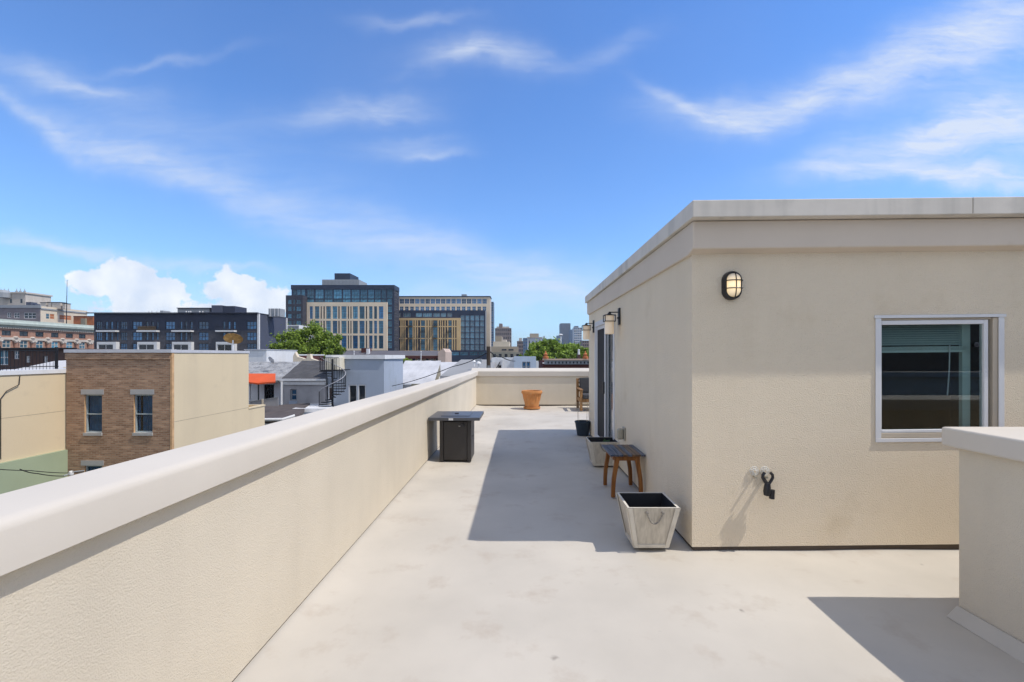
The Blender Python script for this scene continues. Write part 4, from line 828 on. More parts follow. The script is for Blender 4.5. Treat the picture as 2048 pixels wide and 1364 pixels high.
tw = flat_house('white_house', 'white rendered house with parapets and dark doorway right of the utility pole', 46.0, 983, 1028, 719, 6, 'white_paint', 'roof_white', [(996.5, 1005, 730.5, 738)], dict(nu=1, nv=1, fw=.06, frame='iron', glass='glass_dark'))
MB().box(PX(1003, 46), PX(1006, 46), 45.6, 45.99, PZ(742, 46), PZ(719, 46)).build('chimney', M['white_paint'], tw)
MB().tube([tuple(P(993, 736, 45.8)), tuple(P(1000, 724, 45.8))], .04, 5).build('brace', M['iron'], tw)
tb = flat_house('pale_blue_house', 'pale blue box house with two dark sash windows above the far parapet', 45.0, 1028, 1070, 716, 5.5, 'pale_blue', 'roof_grey', [(1044.5, 1052, 723.5, 738), (1053, 1060.5, 723.5, 738)], sash, 'pale_blue') if False else None
M['pale_blue'] = mat('pale_blue_siding', (.50, .58, .68), .8, .05, .6, streak=((.42, .5, .6), 2, .3))
tb = flat_house('pale_blue_house', 'pale blue box house with two dark sash windows above the far parapet', 45.0, 1028, 1072, 716.5, 5.5, 'pale_blue', 'roof_grey', [(1044.5, 1052, 723.5, 742), (1053, 1060.5, 723.5, 742)], sash, 'pale_blue')
MB().box(PX(1072.2, 45), PX(1077, 45), 45.1, 46, GZ, PZ(722, 45)).build('chimney', M['white_paint'], tb)
def cornice_row():
    D = 52.0; x0, x1 = PX(1085, D), PX(1215, D); t = thing('cornice_row_house', 'maroon row house with ornate bracketed cornice and two orange finials', 'house', ((x0+x1)/2, D, GZ))
    facade(t, (0, D, 0), 0, x0, x1, GZ, PZ(728, D), pxh(D, [(1100, 1110, 745, 770), (1125, 1135, 745, 770), (1150, 1160, 745, 770)]), 'maroon', .2, sash); shell(t, x0, x1, D+.001, D+10, GZ, PZ(722, D), 'maroon', 'roof_grey', ('F',))
    c = MB(); c.box(x0+.2, x1, D-.35, D-.002, PZ(728.5, D), PZ(720.5, D)); c.build('frieze', M['steel_grey'], t)
    MB().box(x0, x1, D-.55, D+.2, PZ(720.4, D), PZ(717.4, D)).build('cornice', M['terracotta_pale'], t)
    for k in range(14): x = PX(1096, D)+k*PX(1046.2, D); MB().box(x-.07, x+.07, D-.45, D-.351, PZ(727, D), PZ(723, D)).build('bracket', M['iron'], t)
    for px in (1091, 1170): f = MB(); f.lathe([(.32,0),(.32,.25),(.16,.3),(.24,.5),(.1,.62),(.1,.7),(.0,.9)], (PX(px, D), D-.3, PZ(717.4, D)), 10); f.build('finial', M['orange_brick'], t, smooth=True)
    MB().box(PX(1160, D), PX(1166, D), D+2, D+2.5, PZ(722, D)-.3, PZ(709, D)).build('chimney', M['brown_wall'], t); MB().lathe([(.14,0),(.10,.5),(.16,.5),(.1,.62),(0,.62)], (PX(1162.5, D), D+2.2, PZ(709, D)), 10).build('chimney_pot', M['white_paint'], t)
M['terracotta_pale'] = mat('pale_terracotta', (.55, .40, .30), .8, .1, .8)
cornice_row()
def utility_pole():
    D = 27.0; x = PX(977, D); zt = PZ(693, D); t = thing('utility_pole', 'weathered wooden utility pole behind the corner of the parapets', 'pole', (x, D, GZ))
    MB().tube([(x+.05,D,GZ),(x,D,zt)], [.16,.115], 12).build('post', M['pole_wood'], t, smooth=True)
    MB().box(x-.05, x+.10, D-.19, D-.125, PZ(736, D), PZ(731, D)).build('bracket', M['steel_grey'], t)
    for k, (a, b) in enumerate((((x,D,PZ(704, D)), (-22, 24, -2.0)), ((x,D,PZ(702, D)), (14, 60, .6)))):
        pass
utility_pole()
def cable(name, label, pts, r, sag=.3, extra=None):
    pts = [Vector(p) for p in pts]; out = []
    for a, b in zip(pts, pts[1:]):
        for k in range(12): s = k/12; out.append(a.lerp(b, s)-Vector((0, 0, 4*sag*s*(1-s))))
    out.append(pts[-1]); b = MB(); b.tube(out, r, 6); o = b.build(name, M['cable'], smooth=True); tag(o, label, 'cable'); return o
cable('power_cable', 'long cable sagging from the utility pole down to the olive walled house', [P(974.5, 705, 26.9), P(905, 733, 30), P(784, 772, 36)], .025, .12)
cable('power_cable', 'thick cable running right from the utility pole to the pale blue house', [P(980, 703, 27.1), P(1000, 712, 33), P(1030, 722, 44.9)], .035, .1)
cable('service_cable', 'thin cable crossing in front of the green wall to a metal insulator', [P(-30, 936, 14), P(60, 941, 15.5), P(140, 946, 17.3)], .014, .02)
cable('service_cable', 'lower twisted cable looping toward the insulator on the brick house', [P(40, 938.5, 15), P(75, 947, 16), P(128, 952, 17.3)], .016, .03)
cable('service_cable', 'thin cable passing under the lower window of the brick house', [P(144, 944, 17.4), P(200, 946, 17.6), P(300, 950, 17.7)], .012, .02)
def insulator():
    p = P(142, 946.5, 17.6); t = thing('cable_insulator', 'small grey cable bracket with white insulator on the brick house corner', 'insulator', p)
    b = MB(); b.lathe([(0,-.09),(.07,-.07),(.09,0),(.06,.08),(0,.1)], p, 14); b.build('insulator', M['white_paint'], t, smooth=True); a = MB(); a.tube([p+Vector((.05,0,.05)), p+Vector((.12,.40,.0))], .025, 6); a.tube([p, P(127, 952, 17.3)], .025, 6); a.build('bracket', M['steel_grey'], t)
insulator()
# parapets and clutter just behind the near roofs
def clutter():
    D = 44.0; t = thing('party_wall', 'white party wall with flat cap behind the tan stucco side', 'wall', (PX(520, D), D, GZ)); MB().box(PX(490, D), PX(533, D), D, D+6, GZ, PZ(700, D)).build('wall', M['white_paint'], t)
    MB().box(PX(489, D), PX(534, D), D-.1, D+6.1, PZ(700, D)+.002, PZ(698.6, D)).build('coping', M['stone_grey2'], t)
    D = 50.0; t = thing('dark_roof_house', 'low dark maroon house with rust stained wall under the tree', 'house', (PX(560, D), D, GZ)); MB().box(PX(528, D), PX(592, D), D, D+7, GZ, PZ(711, D)).build('wall', M['maroon'], t); MB().box(PX(527, D), PX(593, D), D-.2, D+7.2, PZ(711, D)+.002, PZ(708.6, D)).build('roof', M['white_paint'], t)
    D = 47.0; t = thing('scrolled_wall', 'cream rendered party wall stepping down in curves under the tree', 'wall', (PX(620, D), D, GZ)); b = MB()
    pts = [(586, 770), (586, 712), (590, 704), (594, 713), (604, 716), (613, 719), (614, 708), (620, 708), (622, 717), (634, 721), (648, 723), (662, 724), (662, 770)]
    b.prism([(PX(a, D), PZ(c, D)) for a, c in pts], D, D+.5, 'y'); b.build('wall', M['cream_wall'], t)
    m = mat('grey_dish', (.5, .5, .52), .6, .1, 3); dish('satellite_dish', tuple(P(541, 727, 39)), .33, R(150), R(60), m, 'pale grey satellite dish standing on the patched grey roof', .1)
clutter()
# ---- brick terrace with dark roof in the middle distance
def terrace_row():
    D = 112.0; x0, x1 = PX(676, D), PX(886, D); t = thing('terrace_row', 'long tan brick terrace with grey slate roof, chimney and pale gable end', 'houses', ((x0+x1)/2, D, GZ))
    hs = [(a, a+5.5, 714.5, 723, dict(frame='white_paint' if i % 2 else 'mullion')) for i, a in enumerate((690, 702, 716, 731, 746, 760, 776, 790, 802, 817, 825, 835, 852, 861, 872))]
    facade(t, (0, D, 0), 0, x0, x1, GZ, PZ(711, D), pxh(D, hs), 'brick_far', .25, dict(nu=1, nv=2, fw=.12, frame='white_paint', glass='glass_dark'))
    r = MB(); ze, zr = PZ(711, D), PZ(701.5, D+5); r.add([(x0,D-.5,ze-.2),(x1,D-.5,ze-.2),(x1,D+5,zr),(x0,D+5,zr),(x0,D+10.5,ze-.2),(x1,D+10.5,ze-.2)], [(0,1,2,3),(3,2,5,4),(0,3,4),(1,5,2)]); r.build('roof', M['slate'], t)
    MB().box(x0, x1, D-.7, D-.505, ze-.75, ze-.1).build('eaves', M['maroon'], t)
    g = MB(); xg = PX(892.5, D); g.prism([(x1-1.0, GZ), (xg, GZ), (xg, PZ(704, D)), (xg-.55, PZ(697, D)), (x1-1.0, PZ(704, D))], D-1.2, D+9, 'y'); g.build('gable', M['pink_render'], t)
    c = MB(); c.box(PX(714, D), PX(730, D), D+3, D+5, zr-1.5, PZ(696, D+3)); c.build('chimney', M['maroon'], t); MB().box(PX(728.5, D), PX(733.5, D), D+1.5, D+2.5, zr-1.3, PZ(697, D)).build('chimney', M['white_paint'], t)
M['brick_far'] = mat('tan_brick_far', (.34, .24, .17), .9, .12, .5); M['slate'] = mat('grey_slate', (.12, .115, .125), .8, .12, .6); M['pink_render'] = mat('pink_render', (.55, .43, .36), .85, .08, .6)
terrace_row()
def lamp_mast(px, top, D, label):
    t = thing('roof_pole', label, 'pole', (PX(px, D), D, GZ)); x = PX(px, D); MB().tube([(x,D,GZ),(x,D,PZ(top, D))], .09, 6).build('post', M['white_paint'], t); MB().lathe([(.0,0),(.14,.05),(.16,.2),(0,.3)], (x, D, PZ(top, D)), 8).build('cap', M['white_paint'], t)
lamp_mast(842, 705, 95.0, 'thin white vent pole in front of the brick terrace right half'); lamp_mast(708, 704, 95.0, 'thin white vent pole in front of the brick terrace near its chimney')
# ---- the long navy apartment block
def navy_block():
    D = 136.0; x0, x1 = PX(188, D), PX(516.5, D); zt = PZ(627, D); zm = PZ(661, D); y1 = 152.6
    t = thing('apartment_block', 'long low navy apartment block with white framed balconies behind the brick house', 'apartments', ((x0+x1)/2, D, GZ))
    r1 = [(192,204),(210,216,),(221,226),(233,236.5),(241,254),(265,284),(291.5,297),(303,307.5),(313,317),(331,350),(360,364.5),(369.5,374.5),(380,385.5),(397,417),(445.5,451),(456,461),(466.5,471.5),(493.5,513)]
    def rows(y0, y1): return [(a, b, y0, y1, dict(nu=1 if b-a < 8 else 3)) for a, b in r1]
    st = dict(nu=2, nv=2, fw=.11, frame='mullion', glass='glass_blue')
    facade(t, (0, D, 0), 0, x0, x1, zm, zt, pxh(D, rows(643, 658.5)), 'navy', .25, st)
    facade(t, (0, D, 0), 0, x0, x1, GZ, zm-.001, pxh(D, rows(664.5, 681)+rows(687, 703)), 'charcoal_brick', .25, st)
    shell(t, x0, x1, D+.001, y1, GZ, zt, 'navy_side', 'roof_grey', ('F',), .5)
    c = MB(); c.box(x0-1.6, x1+.15, D-.9, D-.002, zt+.002, zt+.28); c.box(x1-.2, x1+.15, D-.0015, y1, zt+.002, zt+.2); c.build('coping', M['navy'], t); f = MB(); f.box(x0-.4, PX(360, D), D-.96, D-.901, zt+.08, zt+.26); f.build('roof_flashing', M['steel_grey'], t)
    for px in (518.5, 571.5): y = D-.1 if px < 540 else y1-.6; MB().box(x1-.25 if px < 540 else x1+.002, x1+.30, y, y+.5, GZ, zt).build('corner_trim', M['white_paint'], t)
    for a, b in ((201, 239), (281, 320), (350, 388), (437, 474)):
        xa, xb = PX(a, D), PX(b, D)
        o = MB().box(xa, xb, D-1.5, D-.003, PZ(664, D), PZ(661, D)).build('balcony', M['white_paint'], t)
        ra = MB()
        for k in range(18): x = xa+(xb-xa)*k/17; ra.box(x-.02, x+.02, D-1.46, D-1.42, PZ(661, D), PZ(654.5, D))
        ra.box(xa, xb, D-1.48, D-1.40, PZ(654.5, D), PZ(653.8, D)); ra.build('railing', M['iron'], o)
        if a == 281: MB().box(xa+.2, xb-.2, D-1.40, D-1.36, PZ(660.5, D), PZ(653, D)).build('reed_screen', M['reed'], o)
        bay = MB(Matrix.Translation((0, D-1.2, 0))); bay.wall(xa, xb, PZ(712, D), PZ(684, D), [(xa+.35, xb-.9, PZ(710, D), PZ(689, D))], .3); bay.T = Matrix.Identity(4); bay.add([(xa,D-1.2,PZ(684, D)),(xb,D-1.2,PZ(684, D)),(xb,D,PZ(684, D)),(xa,D,PZ(684, D))], [(0,1,2,3)]); bay.add([(xb,D-1.2,PZ(712, D)),(xb,D,PZ(712, D)),(xb,D,PZ(684, D)),(xb,D-1.2,PZ(684, D))], [(0,1,2,3)]); bo = bay.build('bay', M['white_paint'], t)
        me = win_mesh(xb-xa-1.25, PZ(689, D)-PZ(710, D), 2, 1, .12, 'white_paint', 'glass_dark', .2); w_ = place(me, 'window', bo, (xa+.35, D-1.2, PZ(710, D)))
    for (a, b, y, yb_, dd, mm) in ((355, 419, 617, 628, 4, 'steel_grey'), (423, 444, 610.5, 628, 3, 'navy_side'), (444.2, 470, 612, 628, 3.2, 'navy')): MB().box(PX(a, D+dd), PX(b, D+dd), D+dd, D+dd+6, zt-.4, PZ(y, D+dd)).build('roof_housing', M[mm], t)
    MB().box(PX(353, D+3.4), PX(421, D+3.4), D+3.4, D+11, PZ(617, D+4)+.002, PZ(615.7, D+4)).build('canopy', M['navy'], t)
    for px in (371, 376, 380, 398, 404, 297, 303, 313): MB().box(PX(px, D+2), PX(px+1.2, D+2), D+2, D+2.3, zt-.4, PZ(622, D+2)).build('roof_pipe', M['white_paint'], t)
    for a, b, y in ((537, 560, 617), (320, 326, 621)): MB().box(PX(a, 141), PX(b, 141), 141, 144, zt-.5, PZ(y, 141)).build('air_conditioner', M['steel_grey'], t)
    for a in (540, 549, 556): MB().box(PX(a, 140.9), PX(a+1, 140.9), 140.8, 140.9, zt-.4, PZ(617, 141)).build('roof_pipe', M['white_paint'], t)
M['reed'] = mat('reed_screen', (.20, .13, .07), .9, .2, 2)
navy_block()
# ---- the ornate brick works on the left, receding
def ornate_works():
    X = -200.0; ya, yb = 170.0, 217.0; t = thing('ornate_building', 'ornate brick building with pale green cornice and stone capitals at the left', 'building', (X, ya, GZ))
    T = (X, 0, 0); k = 5.17                        # u runs along +Y on a wall that faces +X
    bays = [179.3+6.22*i-10 for i in range(0, 7)] ; bays = [166.9, 173.1, 179.3, 185.6, 191.7, 198.0, 204.4, 210.4]
    h1 = [(y-1.6, y+1.6, 9.35, 11.3) for y in bays]; h2 = [(y-1.5, y+1.5, 4.6, 7.6) for y in bays]; h3 = [(y-1.5, y+1.5, -1.5, 2.2) for y in bays]
    facade(t, T, R(90), ya-8, yb, 8.6, 12.3, h1, 'brick_orange_far', .5, dict(nu=2, nv=1, fw=.18, frame='iron', glass='glass_dark'))
    facade(t, T, R(90), ya-8, yb, GZ, 8.4, h2+h3, 'brick_orange_far', .5, dict(nu=2, nv=2, fw=.22, frame='limestone', glass='glass_teal'))
    shell(t, X-40, X-.001, ya-8, yb, GZ, 14, 'brick_orange_far', 'roof_grey', ('R',))
    c = MB(); c.prism([(X-.2, 12.6), (X+.5, 12.6), (X+.7, 13.0), (X+1.5, 13.5), (X+1.6, 14.3), (X+1.1, 14.9), (X+.9, 15.6), (X-.6, 15.7)], ya-8, yb+1.0, 'y'); c.build('cornice', M['verdigris'], t)
    d = MB()
    for i in range(64): y = ya-8+i*.86; d.box(X+.002, X+.75, y, y+.42, 12.1, 12.59)
    d.build('dentils', M['limestone'], t)
    MB().box(X+.003, X+.35, ya-8, yb+.3, 7.75, 8.65).build('stone_band', M['limestone'], t); MB().box(X+.003, X+.5, ya-8, yb+.3, 3.7, 4.3).build('stone_band', M['limestone'], t)
    for y in bays:
        p = MB(); p.tube([(X+.35,y+3.1,4.3),(X+.35,y+3.1,6.9)], .62, 10); p.build('pilaster', M['brick_orange_far'], t, smooth=True)
        q = MB(); q.box(X+.1, X+1.2, y+2.0, y+4.2, 7.25, 7.7); q.tube([(X+.8,y+2.25,7.1),(X+.8,y+2.9,7.1)], .5, 8); q.tube([(X+.8,y+3.3,7.1),(X+.8,y+3.95,7.1)], .5, 8); q.build('capital', M['limestone'], t, smooth=True)
        s = MB(); s.lathe([(.9,0),(.8,.3),(.4,.5),(0,.55)], (X+.1, y+3.1, 8.66), 10); s.build('stone_boss', M['limestone'], t)
M['brick_orange_far'] = mat('orange_brown_brick', (.36, .20, .14), .9, .18, .8)
ornate_works()
def cream_block():
    Y0 = 232.0; xc = PX(81, Y0); zt = PZ(612, Y0); t = thing('cream_building', 'grey and cream building with brick panels above the ornate cornice', 'building', (xc, Y0, GZ)); x0 = PX(-60, Y0); y1 = 257.0
    facade(t, (0, Y0, 0), 0, x0, xc, GZ, zt, pxh(Y0, [(14, 22, 625.5, 635), (28, 39, 625.5, 636), (48, 72, 625.5, 637, dict(nu=3))]), 'grey_brick_far', .3, dict(nu=2, nv=2, fw=.2, frame='white_paint', glass='glass_dark'))
    def yz(px, py): Y = -xc*F/(VX-px); return Y, PZ(py, Y)
    hs = []
    for a, b, c, d, g_ in ((92, 99, 627, 638, 'glass_teal'), (100, 109, 627.5, 638.5, 'orange_brick'), (119, 143, 629.5, 640.5, 'orange_brick')):
        y0, z1 = yz(a, c); y2, z0 = yz(b, d); hs.append((y0, y2, z0, z1, dict(glass=g_, nu=1)))
    facade(t, (xc, 0, 0), R(90), Y0, y1, GZ, zt, hs, 'cream_wall', .3, dict(nu=1, nv=2, fw=.12, frame='cream_wall', glass='glass_teal'), wname='panel')
    shell(t, x0, xc-.002, Y0+.001, y1, GZ, zt, 'cream_wall', 'roof_grey', ('F', 'R'), .5)
    c = MB(); c.box(x0, xc+.4, Y0-.5, Y0-.002, zt-1.0, zt+.4); c.box(xc+.002, xc+.4, Y0-.0015, y1+.2, zt-1.6, zt-1.0); c.build('coping', M['steel_grey'], t)
    for a, b, y in ((81, 92, 604.5), (96, 102, 604), (104, 121, 604), (125, 130, 606)): MB().box(PX(a, 240), PX(b, 240), 240, 243, zt-.6, PZ(y+1.2, 240)).build('chimney', M['limestone'], t); MB().box(PX(a-.5, 240), PX(b+.5, 240), 239.8, 243.2, PZ(y+1.2, 240)+.003, PZ(y, 240)).build('chimney_cap', M['iron'], t)
    l = MB(); ly = yz(115, 615)[0]
    for dy in (-.3, .3): l.box(xc+.5, xc+.56, ly+dy-.04, ly+dy+.04, PZ(640, ly), PZ(609, ly))
    for i in range(12): l.box(xc+.5, xc+.56, ly-.3, ly+.3, PZ(640-2.5*i, ly)-.04, PZ(640-2.5*i, ly)+.04)
    l.build('ladder', M['limestone'], t)
    D = 246.0; t = thing('brick_annex', 'small orange brick rooftop block beside the cream building', 'building', (PX(165, D), D, GZ)); MB().box(PX(147, D), PX(187, D), D, D+8, GZ, PZ(633, D)).build('wall', M['orange_brick'], t); MB().box(PX(146.5, D), PX(187.5, D), D-.3, D+8.3, PZ(633, D)+.002, PZ(632, D)).build('coping', M['maroon'], t); MB().box(PX(165, D), PX(174, D), D-1, D-.01, PZ(650, D), PZ(637, D)).build('pier', M['olive_render'], t)
    D = 330.0; t = thing('ornate_tower', 'weathered tan tower top with spires at the far left edge', 'tower', (PX(25, D), D, GZ)); m = 'limestone'
    MB().box(PX(-25, D), PX(51, D), D, D+18, GZ, PZ(587, D)).build('wall', M[m], t); MB().box(PX(-26, D), PX(53, D), D-.6, D+18.5, PZ(587, D)+.002, PZ(584, D)).build('cornice', M[m], t)
    for px, h in ((2, 579), (9, 578), (33.5, 577), (49.5, 577.5), (17, 581), (41, 582)): MB().lathe([(.7,0),(.6,.8),(.25,1.2),(.12,2.4),(0,2.8)], (PX(px, D), D, PZ(584, D)), 8).build('spire', M['steel_grey'], t)
    for px in (20, 41): MB().box(PX(px, D), PX(px+4, D), D-.05, D-.002, PZ(606, D), PZ(598, D)).build('window', M['glass_dark'], t)
    MB().lathe([(3.4,0),(3.4,3.5),(2.2,5.2),(0,5.6)], (PX(8, D-2), D-2, PZ(596, D)), 14).build('turret', M['steel_grey'], t)
    D = 300.0; t = thing('water_tank', 'small grey blue rooftop tank beside the cream building', 'tank', (PX(57, D), D, GZ)); MB().box(PX(52, D), PX(62, D), D, D+4, GZ, PZ(604, D)).build('wall', M['navy_side'], t); MB().box(PX(65, D), PX(71, D), D, D+3, GZ, PZ(607.5, D)).build('housing', M['navy_side'], t)
    D = 205.0; t = thing('radio_mast', 'tall thin steel radio mast above the ornate cornice', 'mast', (PX(133.5, D), D, GZ)); MB().tube([(PX(133, D),D,GZ),(PX(133, D),D,PZ(622, D)),(PX(134.3, D),D,PZ(560, D))], [.3,.16,.07], 6).build('mast', M['iron'], t)
cream_block()
# ---- the dark glass hotel with the cream grid
def glass_block():
    D = 222.0; x0, x1 = PX(583, D), PX(788.5, D); zt = PZ(570, D); t = thing('glass_tower', 'dark glass apartment tower with cream gridded frame on its front', 'tower block', ((x0+x1)/2, D, GZ))
    st = dict(nu=3, nv=3, fw=.08, frame='mullion', glass='glass_teal')
    e = [(586,593),(594,601),(602.5,610),(614,628),(630.5,647),(649,665),(667,683.5),(685.5,701),(703,719),(720.5,734.5),(736,748),(749.5,761.5),(763,771.5),(774,785)]
    top = [(a, b, 577, 597.2) for a, b in e]+[(a, b, 598.5, 604.5, dict(nv=1)) for a, b in e[3:13]]+[(774.5, 783.5, y, y+11.5) for y in (598, 613, 627.5, 642, 656.5, 671, 685)]
    facade(t, (0, D, 0), 0, x0, x1, GZ, zt-2.2, pxh(D, top), 'dark_panel', .35, st)
    MB().box(x0-.2, x1+.15, D-.25, D+9, zt-2.19, zt).build('roof_band', M['dark_panel'], t)
    y1 = 231.0; b = MB()
    hs = [(D+1+c*2.2, D+2.3+c*2.2, PZ(588+14.3*r, D), PZ(578+14.3*r, D)) for r in range(9) for c in range(3)]
    facade(t, (x1, 0, 0), R(90), D, y1, GZ, zt-2.2, hs, 'umber_panel', .3, dict(nu=1, nv=2, fw=.1, frame='steel_grey', glass='glass_dark'))
    shell(t, x0, x1-.002, D+.001, y1+.01, GZ, zt-2.25, 'dark_panel', 'roof_grey', ('F', 'R'))
    # cream frame standing proud of the glass
    xf0, xf1 = PX(613.5, D-1.2), PX(774, D-1.2); DF = D-1.2
    cols = [(619,625.5),(629.5,638.5),(641,643.5),(646.5,649.5),(652,661.5),(665,674.5),(676.3,679.3),(682.5,693),(695.3,698),(700.5,703),(705.5,715.5),(718.7,729),(731.5,734.2),(738,745),(748,754),(757.5,766.5)]
    rows = [(612.5, 637.5), (641.5, 667.0), (671, 697)]; hl = [(a, b, c, d, dict(nu=1 if b-a < 4 else 2, nv=5, glass='umber_panel' if b-a < 4 else ('glass_teal' if (i+j) % 3 else 'glass_blue'))) for j, (c, d) in enumerate(rows) for i, (a, b) in enumerate(cols)]
    facade(t, (0, DF, 0), 0, xf0, xf1, PZ(701, DF), PZ(604.5, DF), pxh(DF, hl), 'cream_panel', .5, dict(nu=2, nv=5, fw=.09, frame='mullion', glass='glass_teal', rec=.3), name='cream_frame')
    s = MB(); s.add([(xf1,DF,PZ(701, DF)),(xf1,D,PZ(701, DF)),(xf1,D,PZ(604.5, DF)),(xf1,DF,PZ(604.5, DF))], [(0,1,2,3)]); s.add([(xf0,DF,PZ(604.5, DF)),(xf1,DF,PZ(604.5, DF)),(xf1,D,PZ(604.5, DF)),(xf0,D,PZ(604.5, DF))], [(0,1,2,3)]); s.add([(xf0,DF,PZ(701, DF)),(xf0,D,PZ(701, DF)),(xf0,D,PZ(604.5, DF)),(xf0,DF,PZ(604.5, DF))], [(3,2,1,0)]); s.build('cream_return', M['cream_panel'], t)
    # lower wing on the left
    DW = D-5; xa, xb = PX(571.5, DW), PX(605, DW); zw = PZ(590.5, DW)
    hw = [(a, b, y, y+9) for y in (599, 613, 627.5, 641.5, 656, 670) for a, b in ((576,583),(586.5,589.5),(592.5,601.5))]
    facade(t, (0, DW, 0), 0, xa, xb, GZ, zw, pxh(DW, hw), 'umber_panel', .3, dict(nu=2, nv=2, fw=.07, frame='mullion', glass='glass_teal')); shell(t, xa, xb, DW+.001, D-.01, GZ, zw, 'umber_panel', 'roof_grey', ('F',))
    for a, b, yt, dd, mm, m2 in ((644, 718, 559, 3, 'steel_grey', 'steel_grey'), (669, 700, 546.5, 5, 'dark_panel', 'steel_grey')): MB().box(PX(a, D+dd), PX(b, D+dd), D+dd, D+dd+12, zt-.5, PZ(yt, D+dd)).build('plant_room', M[mm], t)
    sc_ = MB()
    for i in range(26): x = PX(644.5, D+2.9)+i*PX(VX+2.8, D); sc_.box(x, x+.14, D+2.85, D+2.99, zt, PZ(559.5, D+3))
    sc_.build('louvre_screen', M['pale_mullion'], t)
glass_block()
def ochre_block():
    D = 244.0; x0, x1 = PX(790, D), PX(980, D); zt = PZ(594, D); t = thing('office_block', 'long tan and glass office block with ochre frame and small dark balconies', 'office block', ((x0+x1)/2, D, GZ))
    w_ = [(799+10.35*i, 808+10.35*i) for i in range(17)]
    facade(t, (0, D, 0), 0, x0, x1, GZ, zt, pxh(D, [(a, b, 597.5, 607.5, dict(nu=3)) for a, b in w_]+[(a+.5, b-1.2, 613, 621, dict(nu=2)) for a, b in w_]), 'cream_panel', .3, dict(nu=3, nv=2, fw=.14, frame='pale_mullion', glass='glass_blue'))
    MB().box(x0, x1+.3, D-.3, D+10, zt+.002, zt+.5).build('coping', M['dark_panel'], t)
    shell(t, x0, x1, D+.001, D+11, GZ, zt, 'limestone', 'roof_grey', ('F',))
    MB().box(PX(923, D+3), PX(933, D+3), D+3, D+6, zt, PZ(588.5, D+3)).build('plant_room', M['steel_grey'], t)
    for px in (818, 836, 842, 847, 853, 874): MB().box(PX(px, D+2), PX(px+1.6, D+2), D+2, D+2.4, zt, PZ(592, D+2)).build('roof_vent', M['steel_grey'], t)
    D2 = D-3.0; xa, xb = PX(790, D2), PX(971.5, D2); z2 = PZ(620.5, D2)
    g_ = [(921.5+9.75*i, 929+9.75*i, 631+11.8*r, 641+11.8*r) for r in range(6) for i in range(5)]; u_ = [(798,801),(807,821),(832,844),(846,864),(867,880),(882,892),(895,904)]
    facade(t, (0, D2, 0), 0, xa, xb, GZ, z2, pxh(D2, [(a, b, 626, 633.5, dict(nu=4, nv=2)) for a, b in u_]+[(a, b, c, d) for a, b, c, d in g_]), 'dark_panel', .3, dict(nu=3, nv=3, fw=.08, frame='pale_mullion', glass='glass_teal'), name='dark_front'); shell(t, xa, xb, D2+.001, D-.002, GZ, z2, 'dark_panel', 'roof_grey', ('F',), name='dark_return')
    MB().box(xb-.2, xb+.35, D2-.2, D2-.002, GZ, PZ(622, D2)).build('corner_trim', M['pale_mullion'], t)
    DF = D2-1.5; xf0, xf1 = PX(790, DF), PX(920.5, DF)
    cols = [(797,800.5),(803,804.6),(807,809),(811,816),(817.5,825),(827,829),(832,834),(836,840),(841.5,850),(853,855),(858.5,860.5),(863,865),(866,875),(877.5,880),(882,884),(886,889),(891,894),(896.5,903.5),(906,908),(910.5,913)]
    rows = [(640.5, 652), (654, 676), (678, 701)]
    hl = [(a, b, c, d, dict(nu=1, nv=2 if c < 645 else 4, glass='glass_teal' if b-a > 6 else 'umber_panel')) for c, d in rows for a, b in cols]
    facade(t, (0, DF, 0), 0, xf0, xf1, PZ(703, DF), PZ(636, DF), pxh(DF, hl), 'ochre_panel', .5, dict(nu=1, nv=3, fw=.12, frame='mullion', glass='glass_teal', rec=.35), name='ochre_frame')
    s = MB(); s.add([(xf1,DF,PZ(703, DF)),(xf1,D2,PZ(703, DF)),(xf1,D2,PZ(636, DF)),(xf1,DF,PZ(636, DF))], [(0,1,2,3)]); s.add([(xf0,DF,PZ(636, DF)),(xf1,DF,PZ(636, DF)),(xf1,D2,PZ(636, DF)),(xf0,D2,PZ(636, DF))], [(0,1,2,3)]); s.build('ochre_return', M['ochre_panel'], t)
    for px, rws in ((820.5, (648, 672)), (845, (660, 683)), (869.5, (648, 672)), (897.5, (660, 684))):
        for py in rws:
            b = MB(); xa_, xb_ = PX(px-5, DF), PX(px+5.5, DF); z_ = PZ(py+4, DF); b.box(xa_, xb_, DF-1.2, DF-.01, z_, z_+.12)
            for k in range(10): x = xa_+(xb_-xa_-.05)*k/9; b.box(x, x+.06, DF-1.2, DF-1.15, z_+.12, z_+1.05)
            b.box(xa_, xb_, DF-1.2, DF-1.14, z_+1.05, z_+1.12); b.build('balcony', M['iron'], t)
    DL = 205.0; t = thing('glass_pavilion', 'low dark green glass pavilion at the foot of the office block', 'pavilion', (PX(925, DL), DL, GZ))
    facade(t, (0, DL, 0), 0, PX(893, DL), PX(975, DL), GZ, PZ(700.5, DL), pxh(DL, [(902, 918, 704, 711), (920, 936, 704, 711), (940, 955, 703, 711), (957, 970, 703, 711)]), 'dark_panel', .3, dict(nu=4, nv=2, fw=.12, frame='mullion', glass='glass_teal')); shell(t, PX(893, DL), PX(975, DL), DL+.001, DL+12, GZ, PZ(700.5, DL), 'dark_panel', 'roof_grey', ('F',))
    D = 150.0; t = thing('white_office', 'small white louvred building between navy block and tree', 'building', (PX(585, D), D, GZ)); MB().box(PX(574, D+12), PX(598, D+12), D+12, D+22, GZ, PZ(650, D+12)).build('wall', M['white_paint'], t); l = MB()
    for i in range(6): l.box(PX(574.5, D+11.9), PX(597.5, D+11.9), D+11.8, D+11.99, PZ(664-2.2*i, D+12), PZ(663-2.2*i, D+12))
    l.build('louvres', M['steel_grey'], t)
ochre_block()
